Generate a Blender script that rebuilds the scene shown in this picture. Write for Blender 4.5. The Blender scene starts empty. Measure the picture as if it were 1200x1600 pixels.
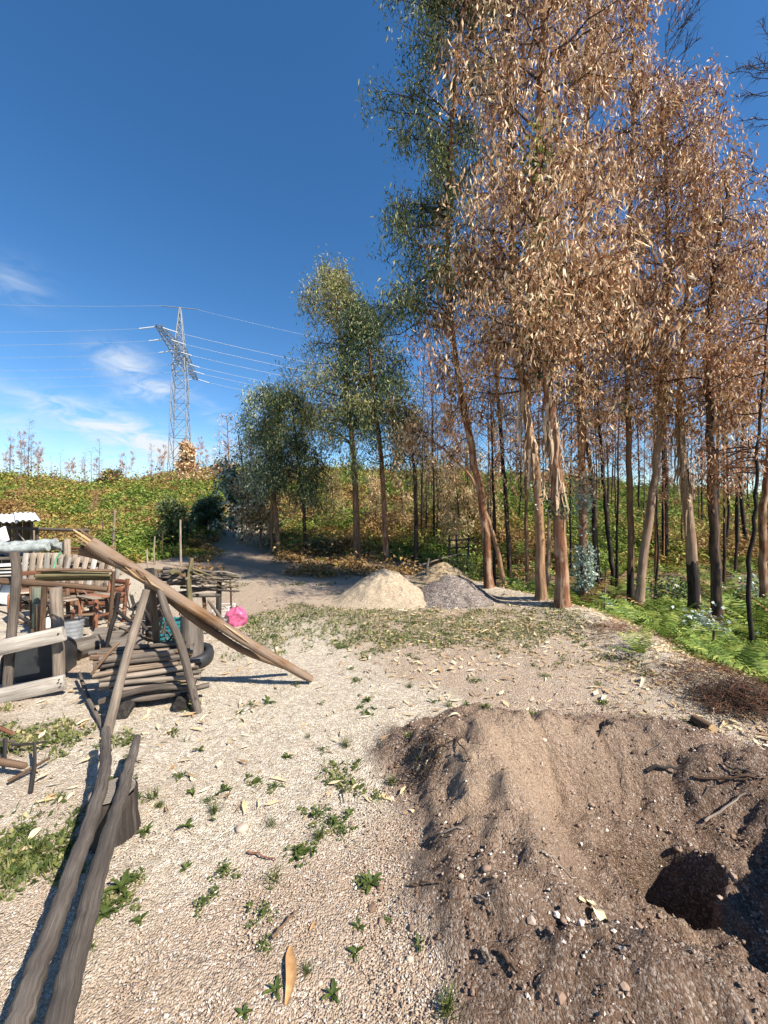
import bpy, math, random
import numpy as np
from mathutils import Vector

# ------------------------------------------------------------------ camera, sky, sun, exposure
SC = bpy.context.scene
CAM_H = 1.6
F = 600.0                       # focal length in photo pixels (1200 x 1600)
cam_d = bpy.data.cameras.new('camera')
cam_d.sensor_fit = 'VERTICAL'
cam_d.sensor_height = 36.0
cam_d.sensor_width = 27.0
cam_d.lens = 36.0 * F / 1600.0
cam_d.clip_start = 0.05
cam_d.clip_end = 2000
cam = bpy.data.objects.new('camera', cam_d)
cam.location = (0, 0, CAM_H)
cam.rotation_euler = (math.radians(90), 0, 0)
SC.collection.objects.link(cam)
SC.camera = cam

SUN_VEC = Vector((0.80, -0.62, 1.0)).normalized()      # towards the sun
SUN_EL = math.asin(SUN_VEC.z)
SUN_AZ = math.atan2(SUN_VEC.x, SUN_VEC.y)
sun_d = bpy.data.lights.new('sun', 'SUN')
sun_d.energy = 5.0
sun_d.angle = math.radians(0.55)
sun_d.color = (1.0, 0.935, 0.83)
sun = bpy.data.objects.new('sun', sun_d)
sun.rotation_euler = (-SUN_VEC).to_track_quat('-Z', 'Y').to_euler()
sun.location = (8, -6, 20)
SC.collection.objects.link(sun)

world = bpy.data.worlds.new('World')
SC.world = world
world.use_nodes = True
SKY_STRENGTH = 0.092
CLOUDS = [  # direction of each wisp (u, v = sideways and up over forward), spread along, spread across, tilt, strength
    (-0.68, 0.385, 0.085, 0.040, -0.35, 0.75), (-0.61, 0.315, 0.075, 0.026, -0.05, 0.95),
    (-0.72, 0.225, 0.24, 0.040, -0.32, 1.1), (-0.56, 0.16, 0.17, 0.028, -0.22, 1.0),
    (-0.97, 0.60, 0.10, 0.050, -0.45, 0.30), (-1.0, 0.24, 0.12, 0.030, -0.3, 0.50),
    (-0.43, 0.24, 0.10, 0.03, -0.7, 0.30), (-0.80, 0.12, 0.30, 0.045, -0.1, 0.6), (0.95, 0.42, 0.14, 0.05, 0.4, 0.25),
]

def build_sky():
    t = world.node_tree
    t.nodes.clear()
    def N(ty, **kw):
        n = t.nodes.new(ty)
        for k, v in kw.items():
            setattr(n, k, v)
        return n
    L = t.links.new
    out = N('ShaderNodeOutputWorld')
    sky = N('ShaderNodeTexSky', sky_type='NISHITA', sun_disc=False, sun_elevation=SUN_EL, sun_rotation=SUN_AZ,
            altitude=900.0, air_density=1.0, dust_density=0.35, ozone_density=2.2)
    hs = N('ShaderNodeHueSaturation')
    hs.inputs['Saturation'].default_value = 1.27
    L(sky.outputs[0], hs.inputs['Color'])
    bg = N('ShaderNodeBackground')
    bg.inputs['Strength'].default_value = SKY_STRENGTH
    L(hs.outputs[0], bg.inputs['Color'])
    cl = N('ShaderNodeBackground')
    cl.inputs['Color'].default_value = (0.86, 0.93, 1.0, 1)
    cl.inputs['Strength'].default_value = 0.50
    tc = N('ShaderNodeTexCoord')
    sep = N('ShaderNodeSeparateXYZ')
    L(tc.outputs['Generated'], sep.inputs[0])
    def M(op, a, b=None, c=None, clamp=False):
        n = N('ShaderNodeMath', operation=op, use_clamp=clamp)
        for i, v in enumerate((a, b, c)):
            if v is None:
                continue
            if isinstance(v, (int, float)):
                n.inputs[i].default_value = v
            else:
                L(v, n.inputs[i])
        return n.outputs[0]
    fy = M('MAXIMUM', sep.outputs[1], 0.02)
    u = M('DIVIDE', sep.outputs[0], fy)
    v = M('DIVIDE', sep.outputs[2], fy)
    total = None
    for (cu, cv, la, lb, tilt, st) in CLOUDS:
        du, dv = M('SUBTRACT', u, cu), M('SUBTRACT', v, cv)
        c, s = math.cos(tilt), math.sin(tilt)
        a = M('DIVIDE', M('ADD', M('MULTIPLY', du, c), M('MULTIPLY', dv, s)), la)
        b = M('DIVIDE', M('SUBTRACT', M('MULTIPLY', dv, c), M('MULTIPLY', du, s)), lb)
        q = M('ADD', M('MULTIPLY', a, a), M('MULTIPLY', b, b))
        g = M('MULTIPLY', M('EXPONENT', M('MULTIPLY', q, -1.0)), st)
        total = g if total is None else M('ADD', total, g)
    # the same thin wisps elsewhere in the sky, sparse
    mp = N('ShaderNodeMapping')
    mp.inputs['Scale'].default_value = (5.0, 5.0, 13.0)
    mp.inputs['Rotation'].default_value = (0, 0.28, 0)
    L(tc.outputs['Generated'], mp.inputs[0])
    nz = N('ShaderNodeTexNoise')
    nz.inputs['Scale'].default_value = 2.6
    nz.inputs['Detail'].default_value = 9
    nz.inputs['Roughness'].default_value = 0.62
    nz.inputs['Distortion'].default_value = 0.9
    L(mp.outputs[0], nz.inputs['Vector'])
    wisp = N('ShaderNodeMapRange')
    wisp.inputs[1].default_value = 0.36
    wisp.inputs[2].default_value = 0.72
    L(nz.outputs[0], wisp.inputs[0])
    fac = M('MULTIPLY', M('MULTIPLY', total, wisp.outputs[0]), 1.35, clamp=True)
    mix = N('ShaderNodeMixShader')
    L(fac, mix.inputs[0])
    L(bg.outputs[0], mix.inputs[1])
    L(cl.outputs[0], mix.inputs[2])
    L(mix.outputs[0], out.inputs[0])
build_sky()

SC.view_settings.view_transform = 'Standard'
SC.view_settings.look = 'None'
SC.view_settings.exposure = 1.0
SC.view_settings.gamma = 1.0
SC.view_settings.use_curve_mapping = False
SC.render.engine = 'CYCLES'
SC.cycles.max_bounces = 4
SC.cycles.diffuse_bounces = 2
SC.cycles.glossy_bounces = 2
SC.cycles.transmission_bounces = 4
SC.cycles.transparent_max_bounces = 8
SC.cycles.use_denoising = True
SC.cycles.use_adaptive_sampling = True
SC.cycles.adaptive_threshold = 0.02

rng = np.random.default_rng(7)
random.seed(7)

# ------------------------------------------------------------------ helpers: noise, meshes, objects
def _hash(ix, iy, seed):
    h = (ix.astype(np.int64) * 374761393 + iy.astype(np.int64) * 668265263 + seed * 1442695041) & 0x7fffffff
    h = ((h ^ (h >> 13)) * 1274126177) & 0x7fffffff
    return ((h ^ (h >> 16)) & 0xffff) / 65535.0

def vnoise(x, y, seed=0):
    x = np.asarray(x, float); y = np.asarray(y, float)
    ix, iy = np.floor(x), np.floor(y)
    fx, fy = x - ix, y - iy
    fx = fx * fx * (3 - 2 * fx); fy = fy * fy * (3 - 2 * fy)
    a, b = _hash(ix, iy, seed), _hash(ix + 1, iy, seed)
    c, d = _hash(ix, iy + 1, seed), _hash(ix + 1, iy + 1, seed)
    return (a + (b - a) * fx) * (1 - fy) + (c + (d - c) * fx) * fy      # 0..1

def fbm(x, y, seed=0, octv=4, gain=0.5):
    s, amp, tot = 0.0, 1.0, 0.0
    for o in range(octv):
        s = s + amp * vnoise(x * 2 ** o + 17.3 * o, y * 2 ** o - 9.1 * o, seed + o)
        tot += amp
        amp *= gain
    return s / tot * 2 - 1                                             # -1..1

def sstep(t):
    t = np.clip(t, 0, 1)
    return t * t * (3 - 2 * t)

def unit(v):
    v = np.asarray(v, float)
    n = np.linalg.norm(v, axis=-1, keepdims=True)
    return v / np.maximum(n, 1e-9)

COL = SC.collection

def link(o, parent=None):
    COL.objects.link(o)
    if parent is not None:
        o.parent = parent
    return o

class MB:
    """collects vertices, faces and the straightened grain coordinate 'rest'"""
    def __init__(self):
        self.v, self.r, self.f, self.n = [], [], [], 0
    def add(self, v, f, rest=None, m=0):
        v = np.asarray(v, float).reshape(-1, 3)
        f = np.asarray(f, int)
        self.v.append(v)
        self.r.append(v if rest is None else np.asarray(rest, float).reshape(-1, 3))
        self.f.append((f + self.n, m))
        self.n += len(v)
        return self
    def mesh(self, name, mats, smooth=True, attrs=None):
        V = np.concatenate(self.v).astype(np.float32)
        R = np.concatenate(self.r).astype(np.float32)
        loops, sizes, mi = [], [], []
        for f, m in self.f:
            loops.append(f.ravel()); sizes.append(np.full(len(f), f.shape[1])); mi.append(np.full(len(f), m))
        loops = np.concatenate(loops).astype(np.int32)
        sizes = np.concatenate(sizes).astype(np.int32)
        mi = np.concatenate(mi).astype(np.int32)
        me = bpy.data.meshes.new(name)
        me.vertices.add(len(V)); me.vertices.foreach_set('co', V.ravel())
        me.loops.add(len(loops)); me.loops.foreach_set('vertex_index', loops)
        me.polygons.add(len(sizes))
        st = np.zeros(len(sizes), np.int32); st[1:] = np.cumsum(sizes)[:-1]
        me.polygons.foreach_set('loop_start', st)
        me.polygons.foreach_set('material_index', mi)
        me.polygons.foreach_set('use_smooth', np.full(len(sizes), smooth, bool))
        me.update(calc_edges=True)
        a = me.attributes.new('rest', 'FLOAT_VECTOR', 'POINT')
        a.data.foreach_set('vector', R.ravel())
        for k, arr in (attrs or {}).items():
            a = me.attributes.new(k, 'FLOAT', 'POINT')
            a.data.foreach_set('value', np.asarray(arr, np.float32))
        for m in (mats if isinstance(mats, (list, tuple)) else [mats]):
            me.materials.append(m)
        return me
    def build(self, name, mats, parent=None, smooth=True, attrs=None):
        o = bpy.data.objects.new(name, self.mesh(name, mats, smooth, attrs))
        return link(o, parent)

def tag(o, label=None, cat=None, group=None, kind=None):
    if label: o['label'] = label
    if cat: o['category'] = cat
    if group: o['group'] = group
    if kind: o['kind'] = kind
    return o

def empty(name, loc, label, cat, group=None, rz=0.0):
    o = bpy.data.objects.new(name, None)
    o.empty_display_size = 0.1
    o.location = loc
    o.rotation_euler = (0, 0, rz)
    link(o)
    return tag(o, label, cat, group)

def copy_tree(src, loc=None, rz=None, scale=None, label=None, parent=None):
    c = src.copy()
    link(c, parent)
    if loc is not None: c.location = loc
    if rz is not None: c.rotation_euler = (0, 0, rz)
    if scale is not None: c.scale = scale if isinstance(scale, (tuple, list)) else (scale,) * 3
    if label: c['label'] = label
    for ch in list(src.children):
        copy_tree(ch, parent=c)
    return c

def frames(P):
    P = np.asarray(P, float)
    T = np.zeros_like(P)
    T[1:-1] = P[2:] - P[:-2]
    T[0], T[-1] = P[1] - P[0], P[-1] - P[-2]
    T = unit(T)
    ref = np.array([0, 0, 1.0]) if abs(T[0][2]) < 0.9 else np.array([1.0, 0, 0])
    A = np.zeros_like(P)
    a = unit(np.cross(T[0], ref))
    for i in range(len(P)):
        a = unit(a - T[i] * np.dot(a, T[i]))
        A[i] = a
    return T, A, np.cross(T, A)

def tube(mb, P, R, n=8, cap=True, rough=0.0, m=0, seed=None, off=0.0, rfreq=3.0):
    P = np.asarray(P, float)
    k = len(P)
    R = np.broadcast_to(np.asarray(R, float), (k,)).copy()
    T, A, B = frames(P)
    s = np.concatenate([[0], np.cumsum(np.linalg.norm(np.diff(P, axis=0), axis=1))])
    th = np.arange(n) / n * 2 * np.pi
    c, si = np.cos(th), np.sin(th)
    rad = R[:, None] * np.ones((1, n))
    if rough > 0:
        sd = random.randint(0, 9999) if seed is None else seed
        rad = rad * (1 + rough * fbm((c[None] * rfreq * 0.5 + 7 + s[:, None] * 0.9 * rfreq), (si[None] * rfreq * 0.5 + s[:, None] * 1.7 + 3), sd, 3))
    V = P[:, None] + rad[..., None] * (A[:, None] * c[None, :, None] + B[:, None] * si[None, :, None])
    o = off if off else random.random() * 40
    rest = np.stack([rad * c[None] + o, rad * si[None], np.repeat(s[:, None], n, 1)], -1)
    i = np.arange(k - 1)[:, None] * n
    j = np.arange(n)[None]
    j2 = (j + 1) % n
    f = np.stack([i + j, i + j2, i + n + j2, i + n + j], -1).reshape(-1, 4)
    mb.add(V, f, rest, m)
    if cap:
        for e, order in ((0, -1), (k - 1, 1)):
            ring = V[e]
            cen = P[e] + T[e] * (R[e] * 0.02 * (1 if e else -1))
            vv = np.concatenate([ring, [cen]])
            jj = np.arange(n)
            ff = np.stack([jj, (jj + 1) % n, np.full(n, n)], -1)
            if e == 0: ff = ff[:, ::-1]
            rr = np.concatenate([rest[e] + [0, 0, 0.3], [[o, 0, s[e] + 0.3]]])
            mb.add(vv, ff, rr, m)
    return mb

def smooth_path(pts, n):
    """Catmull-Rom through the points"""
    P = np.asarray(pts, float)
    P = np.concatenate([[2 * P[0] - P[1]], P, [2 * P[-1] - P[-2]]])
    seg = len(P) - 3
    out = []
    for t in np.linspace(0, seg - 1e-6, n):
        i = int(t); u = t - i
        p0, p1, p2, p3 = P[i], P[i + 1], P[i + 2], P[i + 3]
        out.append(0.5 * ((2 * p1) + (p2 - p0) * u + (2 * p0 - 5 * p1 + 4 * p2 - p3) * u * u + (3 * p1 - p0 - 3 * p2 + p3) * u ** 3))
    return np.array(out)

def beam(mb, a, b, w, h, up=(0, 0, 1), m=0, bev=0.004, wob=0.0):
    """a bevelled timber from a to b, w wide and h high"""
    a, b = np.asarray(a, float), np.asarray(b, float)
    t = unit(b - a)
    u = np.asarray(up, float)
    s = np.cross(t, u)
    if np.linalg.norm(s) < 1e-3: s = np.cross(t, [1, 0, 0])
    s = unit(s); u = np.cross(s, t)
    Ln = np.linalg.norm(b - a)
    e = min(bev, w * 0.3, h * 0.3)
    prof = [(-w / 2 + e, -h / 2), (w / 2 - e, -h / 2), (w / 2, -h / 2 + e), (w / 2, h / 2 - e), (w / 2 - e, h / 2), (-w / 2 + e, h / 2), (-w / 2, h / 2 - e), (-w / 2, -h / 2 + e)]
    V, Rr = [], []
    o = random.random() * 30
    for z in (0, e, Ln - e, Ln):
        k = 0.93 if z in (0, Ln) else 1.0
        for (x, y) in prof:
            j = np.random.RandomState(int(1e6 * (abs(x) + abs(y))) % 9999).rand(3) * wob if wob else 0
            V.append(a + t * z + s * x * k + u * y * k + j)
            Rr.append((x + o, y, z))
    f = []
    for r in range(3):
        for j in range(8):
            f.append((r * 8 + j, r * 8 + (j + 1) % 8, r * 8 + 8 + (j + 1) % 8, r * 8 + 8 + j))
    mb.add(V, f, Rr, m)
    mb.add(V[:8], [list(range(8))[::-1]], [(x, y, z + .3) for x, y, z in Rr[:8]], m)
    mb.add(V[-8:], [list(range(8))], [(x, y, z + .3) for x, y, z in Rr[-8:]], m)
    return mb

def P3(px, py, d):
    return np.array([(px - 600) / F * d, d, CAM_H - (py - 800) / F * d])

# ------------------------------------------------------------------ materials
def new_mat(name):
    m = bpy.data.materials.new(name)
    m.use_nodes = True
    t = m.node_tree
    t.nodes.clear()
    return m, t

class NT:
    def __init__(s, t): s.t = t
    def n(s, ty, props=None, **ins):
        nd = s.t.nodes.new(ty)
        for k, v in (props or {}).items(): setattr(nd, k, v)
        for k, v in ins.items():
            k = k.replace('_', ' ')
            sock = nd.inputs[int(k[1:])] if k[0] == 'i' and k[1:].isdigit() else nd.inputs[k]
            if isinstance(v, bpy.types.NodeSocket): s.t.links.new(v, sock)
            else: sock.default_value = v
        return nd
    def math(s, op, a, b=0.0, clamp=False):
        return s.n('ShaderNodeMath', {'operation': op, 'use_clamp': clamp}, i0=a, i1=b).outputs[0]
    def mix(s, fac, a, b, mode='MIX'):
        nd = s.t.nodes.new('ShaderNodeMix')
        nd.data_type = 'RGBA'; nd.blend_type = mode
        for i, v in ((0, fac), (6, a), (7, b)):
            if isinstance(v, bpy.types.NodeSocket): s.t.links.new(v, nd.inputs[i])
            else: nd.inputs[i].default_value = v if i == 0 or len(v) == 4 else (*v, 1)
        return nd.outputs[2]
    def ramp(s, fac, stops):
        nd = s.n('ShaderNodeValToRGB', Fac=fac)
        cr = nd.color_ramp
        while len(cr.elements) < len(stops): cr.elements.new(0.5)
        for e, (p, c) in zip(cr.elements, stops):
            e.position = p
            e.color = (*c, 1) if len(c) == 3 else c
        return nd.outputs[0]
    def rng(s, v, a, b, c=0.0, d=1.0):
        return s.n('ShaderNodeMapRange', i0=v, i1=a, i2=b, i3=c, i4=d).outputs[0]
    def attr(s, name):
        return s.n('ShaderNodeAttribute', {'attribute_name': name})
    def noise(s, vec, scale, detail=4, rough=0.55, dist=0.0):
        return s.n('ShaderNodeTexNoise', Vector=vec, Scale=scale, Detail=detail, Roughness=rough, Distortion=dist)
    def map(s, vec, scale=(1, 1, 1), loc=(0, 0, 0)):
        return s.n('ShaderNodeMapping', Vector=vec, Scale=scale, Location=loc).outputs[0]
    def out(s, col, rough=0.8, bump=None, bstr=0.5, bdist=0.01, trans=0.0, spec=0.3, tcol=None):
        p = s.n('ShaderNodeBsdfPrincipled', Roughness=rough)
        p.inputs['Specular IOR Level'].default_value = spec
        if isinstance(col, bpy.types.NodeSocket): s.t.links.new(col, p.inputs['Base Color'])
        else: p.inputs['Base Color'].default_value = (*col, 1)
        if bump is not None:
            b = s.n('ShaderNodeBump', Height=bump, Strength=bstr, Distance=bdist)
            s.t.links.new(b.outputs[0], p.inputs['Normal'])
        sh = p.outputs[0]
        if trans > 0:
            tr = s.n('ShaderNodeBsdfTranslucent')
            c = tcol if tcol is not None else col
            if isinstance(c, bpy.types.NodeSocket): s.t.links.new(c, tr.inputs[0])
            else: tr.inputs[0].default_value = (*c, 1)
            mx = s.n('ShaderNodeMixShader', i0=trans, i1=sh, i2=tr.outputs[0])
            sh = mx.outputs[0]
        o = s.n('ShaderNodeOutputMaterial')
        s.t.links.new(sh, o.inputs[0])
        return p

def wood_mat(name, dark, mid, light, gs=26.0, rough=0.85, bump=0.6, char=0.0, patch=None, patch_amt=0.5):
    m, t = new_mat(name); k = NT(t)
    rest = k.attr('rest').outputs['Vector']
    oi = k.n('ShaderNodeObjectInfo').outputs['Random']
    loc = k.n('ShaderNodeCombineXYZ', X=k.math('MULTIPLY', oi, 13.0), Y=k.math('MULTIPLY', oi, 7.0), Z=k.math('MULTIPLY', oi, 5.0)).outputs[0]
    v0 = k.n('ShaderNodeVectorMath', {'operation': 'ADD'}, i0=rest, i1=loc).outputs[0]
    v = k.map(v0, (gs, gs, gs * 0.055))
    g = k.noise(v, 1.6, 6, 0.62, 0.4).outputs[0]
    fine = k.noise(k.map(v0, (gs * 4, gs * 4, gs * 0.12)), 1.5, 3, 0.6).outputs[0]
    big = k.noise(k.map(v0, (5, 5, 2.2)), 1.3, 3, 0.6).outputs[0]
    col = k.ramp(g, [(0.28, dark), (0.47, mid), (0.72, light)])
    col = k.mix(k.rng(fine, 0.35, 0.7, 0.0, 0.55), col, tuple(c * 0.45 for c in mid))
    tint = k.rng(k.math('ADD', big, k.math('MULTIPLY', k.math('SUBTRACT', oi, 0.5), 0.35)), 0.3, 0.75, 0.62, 1.25)
    hv = k.n('ShaderNodeHueSaturation', Value=tint, Color=col).outputs[0]
    if patch is not None:
        pm = k.noise(k.map(v0, (7, 7, 2.0), (4, 1, 8)), 1.2, 4, 0.6).outputs[0]
        hv = k.mix(k.rng(pm, 0.62 - 0.25 * patch_amt, 0.70 - 0.2 * patch_amt, 0, 0.85), hv, patch)
    if char > 0:
        cm = k.noise(k.map(v0, (9, 9, 3.0), (9, 4, 2)), 1.0, 4, 0.65).outputs[0]
        hv = k.mix(k.rng(cm, 0.66 - 0.35 * char, 0.72 - 0.3 * char, 0, 0.93), hv, (0.012, 0.011, 0.011))
    h = k.math('ADD', k.math('MULTIPLY', g, 1.0), k.math('MULTIPLY', fine, 0.45))
    k.out(hv, rough, h, bump, 0.008, spec=0.2)
    return m

def leaf_mat(name, stops, trans=0.3, rough=0.5, spec=0.4, zshade=None):
    m, t = new_mat(name); k = NT(t)
    ri = k.n('ShaderNodeNewGeometry').outputs['Random Per Island']
    co = k.n('ShaderNodeTexCoord').outputs['Object']
    big = k.noise(co, 2.2, 3, 0.6).outputs[0]
    fac = k.math('ADD', k.math('MULTIPLY', ri, 0.72), k.math('MULTIPLY', k.math('SUBTRACT', big, 0.36), 1.5), clamp=True)
    col = k.ramp(fac, stops)
    k.out(col, rough, trans=trans, spec=spec)
    return m

M = {}
M['pole'] = wood_mat('weathered_grey_wood', (0.058, 0.045, 0.036), (0.130, 0.104, 0.085), (0.209, 0.176, 0.144), 44, char=0.08)
M['nearpole'] = wood_mat('long_pole_wood', (0.066, 0.053, 0.043), (0.130, 0.107, 0.090), (0.196, 0.169, 0.144), 62, bump=0.8, char=0.04)
M['palepole'] = wood_mat('pale_peeled_wood', (0.128, 0.093, 0.068), (0.264, 0.208, 0.162), (0.374, 0.315, 0.255), 36)
M['plank'] = wood_mat('silvered_plank', (0.22, 0.185, 0.15), (0.38, 0.335, 0.285), (0.50, 0.455, 0.40), 30, bump=0.4)
M['brown'] = wood_mat('brown_wood', (0.053, 0.030, 0.019), (0.143, 0.086, 0.053), (0.247, 0.165, 0.105), 26)
M['orange'] = wood_mat('orange_debarked_wood', (0.085, 0.04, 0.02), (0.27, 0.145, 0.07), (0.46, 0.30, 0.17), 34, patch=(0.21, 0.155, 0.115), patch_amt=0.9)
M['splint'] = wood_mat('split_yellow_wood', (0.25, 0.15, 0.07), (0.50, 0.33, 0.17), (0.66, 0.50, 0.32), 30)
M['charred'] = wood_mat('charred_wood', (0.010, 0.010, 0.010), (0.035, 0.03, 0.028), (0.10, 0.085, 0.075), 26)
M['stump'] = wood_mat('scorched_stump_bark', (0.015, 0.013, 0.012), (0.06, 0.048, 0.04), (0.15, 0.12, 0.10), 18, bump=0.9)
M['firewood'] = wood_mat('firewood', (0.085, 0.058, 0.041), (0.230, 0.170, 0.123), (0.383, 0.302, 0.225), 36, char=0.06)
M['mossy'] = wood_mat('lichened_pole', (0.068, 0.056, 0.030), (0.180, 0.150, 0.075), (0.315, 0.262, 0.150), 22)
M['pallet'] = wood_mat('pallet_wood', (0.16, 0.115, 0.08), (0.34, 0.265, 0.195), (0.48, 0.405, 0.32), 28)
M['redwood'] = wood_mat('reddish_wood', (0.09, 0.035, 0.02), (0.24, 0.10, 0.055), (0.36, 0.18, 0.11), 22)
M['greenpost'] = wood_mat('green_grey_timber', (0.06, 0.065, 0.05), (0.13, 0.14, 0.105), (0.22, 0.22, 0.17), 22)
M['logbark'] = wood_mat('grey_log', (0.075, 0.064, 0.053), (0.180, 0.150, 0.124), (0.277, 0.240, 0.203), 14, char=0.12)
# trunks
M['bark_tan'] = wood_mat('eucalyptus_tan_bark', (0.10, 0.05, 0.026), (0.29, 0.165, 0.09), (0.45, 0.295, 0.18), 9, bump=0.7, patch=(0.15, 0.085, 0.05), patch_amt=0.35)
M['bark_red'] = wood_mat('eucalyptus_red_bark', (0.065, 0.026, 0.013), (0.21, 0.092, 0.046), (0.39, 0.215, 0.13), 9, bump=0.8, patch=(0.36, 0.235, 0.15), patch_amt=0.5)
M['bark_pale'] = wood_mat('eucalyptus_pale_bark', (0.122, 0.072, 0.046), (0.306, 0.204, 0.138), (0.438, 0.317, 0.224), 7, bump=0.6, patch=(0.22, 0.13, 0.08), patch_amt=0.25)
M['bark_dark'] = wood_mat('scorched_bark', (0.018, 0.013, 0.011), (0.075, 0.048, 0.034), (0.19, 0.125, 0.085), 10, bump=0.6, char=0.35)
M['bark_burnt'] = wood_mat('burnt_bark', (0.010, 0.009, 0.009), (0.035, 0.027, 0.024), (0.095, 0.07, 0.058), 10, bump=0.6, char=0.3)
M['twig'] = wood_mat('dark_twig', (0.03, 0.02, 0.016), (0.085, 0.058, 0.044), (0.16, 0.115, 0.09), 20)
M['strip'] = wood_mat('hanging_bark_strip', (0.30, 0.19, 0.11), (0.52, 0.37, 0.24), (0.70, 0.55, 0.39), 16)

M['dead'] = leaf_mat('dead_leaves', [(0.0, (0.09, 0.038, 0.016)), (0.25, (0.25, 0.12, 0.05)), (0.5, (0.48, 0.285, 0.14)), (0.75, (0.70, 0.50, 0.29)), (1.0, (0.88, 0.73, 0.50))], 0.18, 0.55, 0.35)
M['rust'] = leaf_mat('rust_leaves', [(0.0, (0.08, 0.030, 0.014)), (0.35, (0.23, 0.095, 0.042)), (0.7, (0.43, 0.215, 0.105)), (1.0, (0.74, 0.50, 0.30))], 0.18, 0.55, 0.35)
M['green'] = leaf_mat('eucalyptus_leaves', [(0.0, (0.05, 0.07, 0.024)), (0.4, (0.13, 0.16, 0.05)), (0.75, (0.25, 0.265, 0.09)), (1.0, (0.46, 0.43, 0.20))], 0.25, 0.52, 0.35)
M['green2'] = leaf_mat('fresh_leaves', [(0.0, (0.072, 0.108, 0.024)), (0.5, (0.180, 0.228, 0.054)), (1.0, (0.408, 0.408, 0.120))], 0.35, 0.45)
M['dkgreen'] = leaf_mat('dark_leaves', [(0.0, (0.017, 0.036, 0.017)), (0.5, (0.042, 0.077, 0.034)), (1.0, (0.105, 0.154, 0.070))], 0.2, 0.4)
M['silver'] = leaf_mat('blue_grey_leaves', [(0.0, (0.16, 0.22, 0.17)), (0.5, (0.36, 0.44, 0.36)), (1.0, (0.62, 0.69, 0.60))], 0.22, 0.5, 0.3)
M['olive'] = leaf_mat('yellow_leaves', [(0.0, (0.14, 0.10, 0.035)), (0.5, (0.34, 0.26, 0.10)), (1.0, (0.55, 0.46, 0.24))], 0.35, 0.5)
M['fern'] = leaf_mat('green_bracken', [(0.0, (0.04, 0.07, 0.013)), (0.4, (0.105, 0.165, 0.027)), (0.75, (0.20, 0.265, 0.045)), (1.0, (0.36, 0.37, 0.09))], 0.25, 0.6, 0.2)
M['fernbrown'] = leaf_mat('brown_bracken', [(0.0, (0.13, 0.065, 0.024)), (0.5, (0.27, 0.155, 0.055)), (1.0, (0.46, 0.32, 0.13))], 0.25, 0.65, 0.2)
M['fernyellow'] = leaf_mat('yellow_bracken', [(0.0, (0.131, 0.116, 0.022)), (0.5, (0.275, 0.239, 0.043)), (1.0, (0.464, 0.377, 0.102))], 0.25, 0.6, 0.2)
M['grass'] = leaf_mat('grass_blades', [(0.0, (0.037, 0.056, 0.013)), (0.45, (0.081, 0.106, 0.025)), (0.8, (0.163, 0.175, 0.050)), (1.0, (0.425, 0.362, 0.175))], 0.25, 0.55, 0.25)
M['weed'] = leaf_mat('weed_leaves', [(0.0, (0.035, 0.055, 0.012)), (0.5, (0.07, 0.098, 0.022)), (0.85, (0.14, 0.165, 0.04)), (1.0, (0.28, 0.23, 0.09))], 0.2, 0.55, 0.25)
M['fallen'] = leaf_mat('fallen_leaves', [(0.0, (0.22, 0.11, 0.05)), (0.4, (0.48, 0.32, 0.16)), (0.75, (0.68, 0.53, 0.31)), (1.0, (0.80, 0.70, 0.50))], 0.2, 0.5, 0.4)

def plain(name, col, rough=0.5, var=0.25, scale=14.0, bump=0.15, metal=0.0, spec=0.4, trans=0.0):
    m, t = new_mat(name); k = NT(t)
    co = k.n('ShaderNodeTexCoord').outputs['Object']
    n1 = k.noise(co, scale, 5, 0.6).outputs[0]
    c = k.mix(k.rng(n1, 0.3, 0.75), tuple(x * (1 - var) for x in col), tuple(min(1, x * (1 + var * 0.6)) for x in col))
    p = k.out(c, rough, n1, bump, 0.01, spec=spec, trans=trans)
    p.inputs['Metallic'].default_value = metal
    return m
M['steel'] = plain('galvanised_steel', (0.24, 0.26, 0.285), 0.55, 0.2, 3, metal=0.35)
M['wire'] = plain('conductor', (0.50, 0.53, 0.56), 0.5, 0.1, 2, metal=0.3)
M['insul'] = plain('insulator_glass', (0.55, 0.60, 0.62), 0.2, 0.1)
# ------------------------------------------------------------------ terrain
_u = (np.array([-4000, 0, 150, 300, 400, 560, 700, 850, 1000, 1200, 5000]) - 600) / F
_ridge = (800 - np.array([748, 746, 764, 742, 736, 738, 740, 748, 766, 786, 786])) / F
_D = np.array([45, 45, 50, 58, 58, 54, 46, 40, 36, 34, 34.])
_Fo = np.array([11.5, 11.5, 12, 14.5, 15.5, 14.2, 13.2, 13.5, 14, 14, 14.])
_ey = np.array([-30, 1, 3, 5.2, 6, 7, 8, 9.6, 12, 16, 60.])
_ex = np.array([3.6, 3.3, 3.15, 3.35, 3.30, 2.95, 2.25, 1.7, 1.3, 1.6, 4.])
PIT = (1.36, 1.88)

def pit_coords(x, y):
    dx, dy = x - PIT[0], y - PIT[1]
    a = np.arctan2(dy / 0.9, dx)
    wob = 1 + 0.10 * np.sin(3 * a + 0.7) + 0.07 * np.sin(5 * a + 2.1) + 0.10 * fbm(x * 2.3, y * 2.3, 31, 3)
    r = np.sqrt(dx ** 2 + (dy / 0.9) ** 2) / wob
    return r, a

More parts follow.
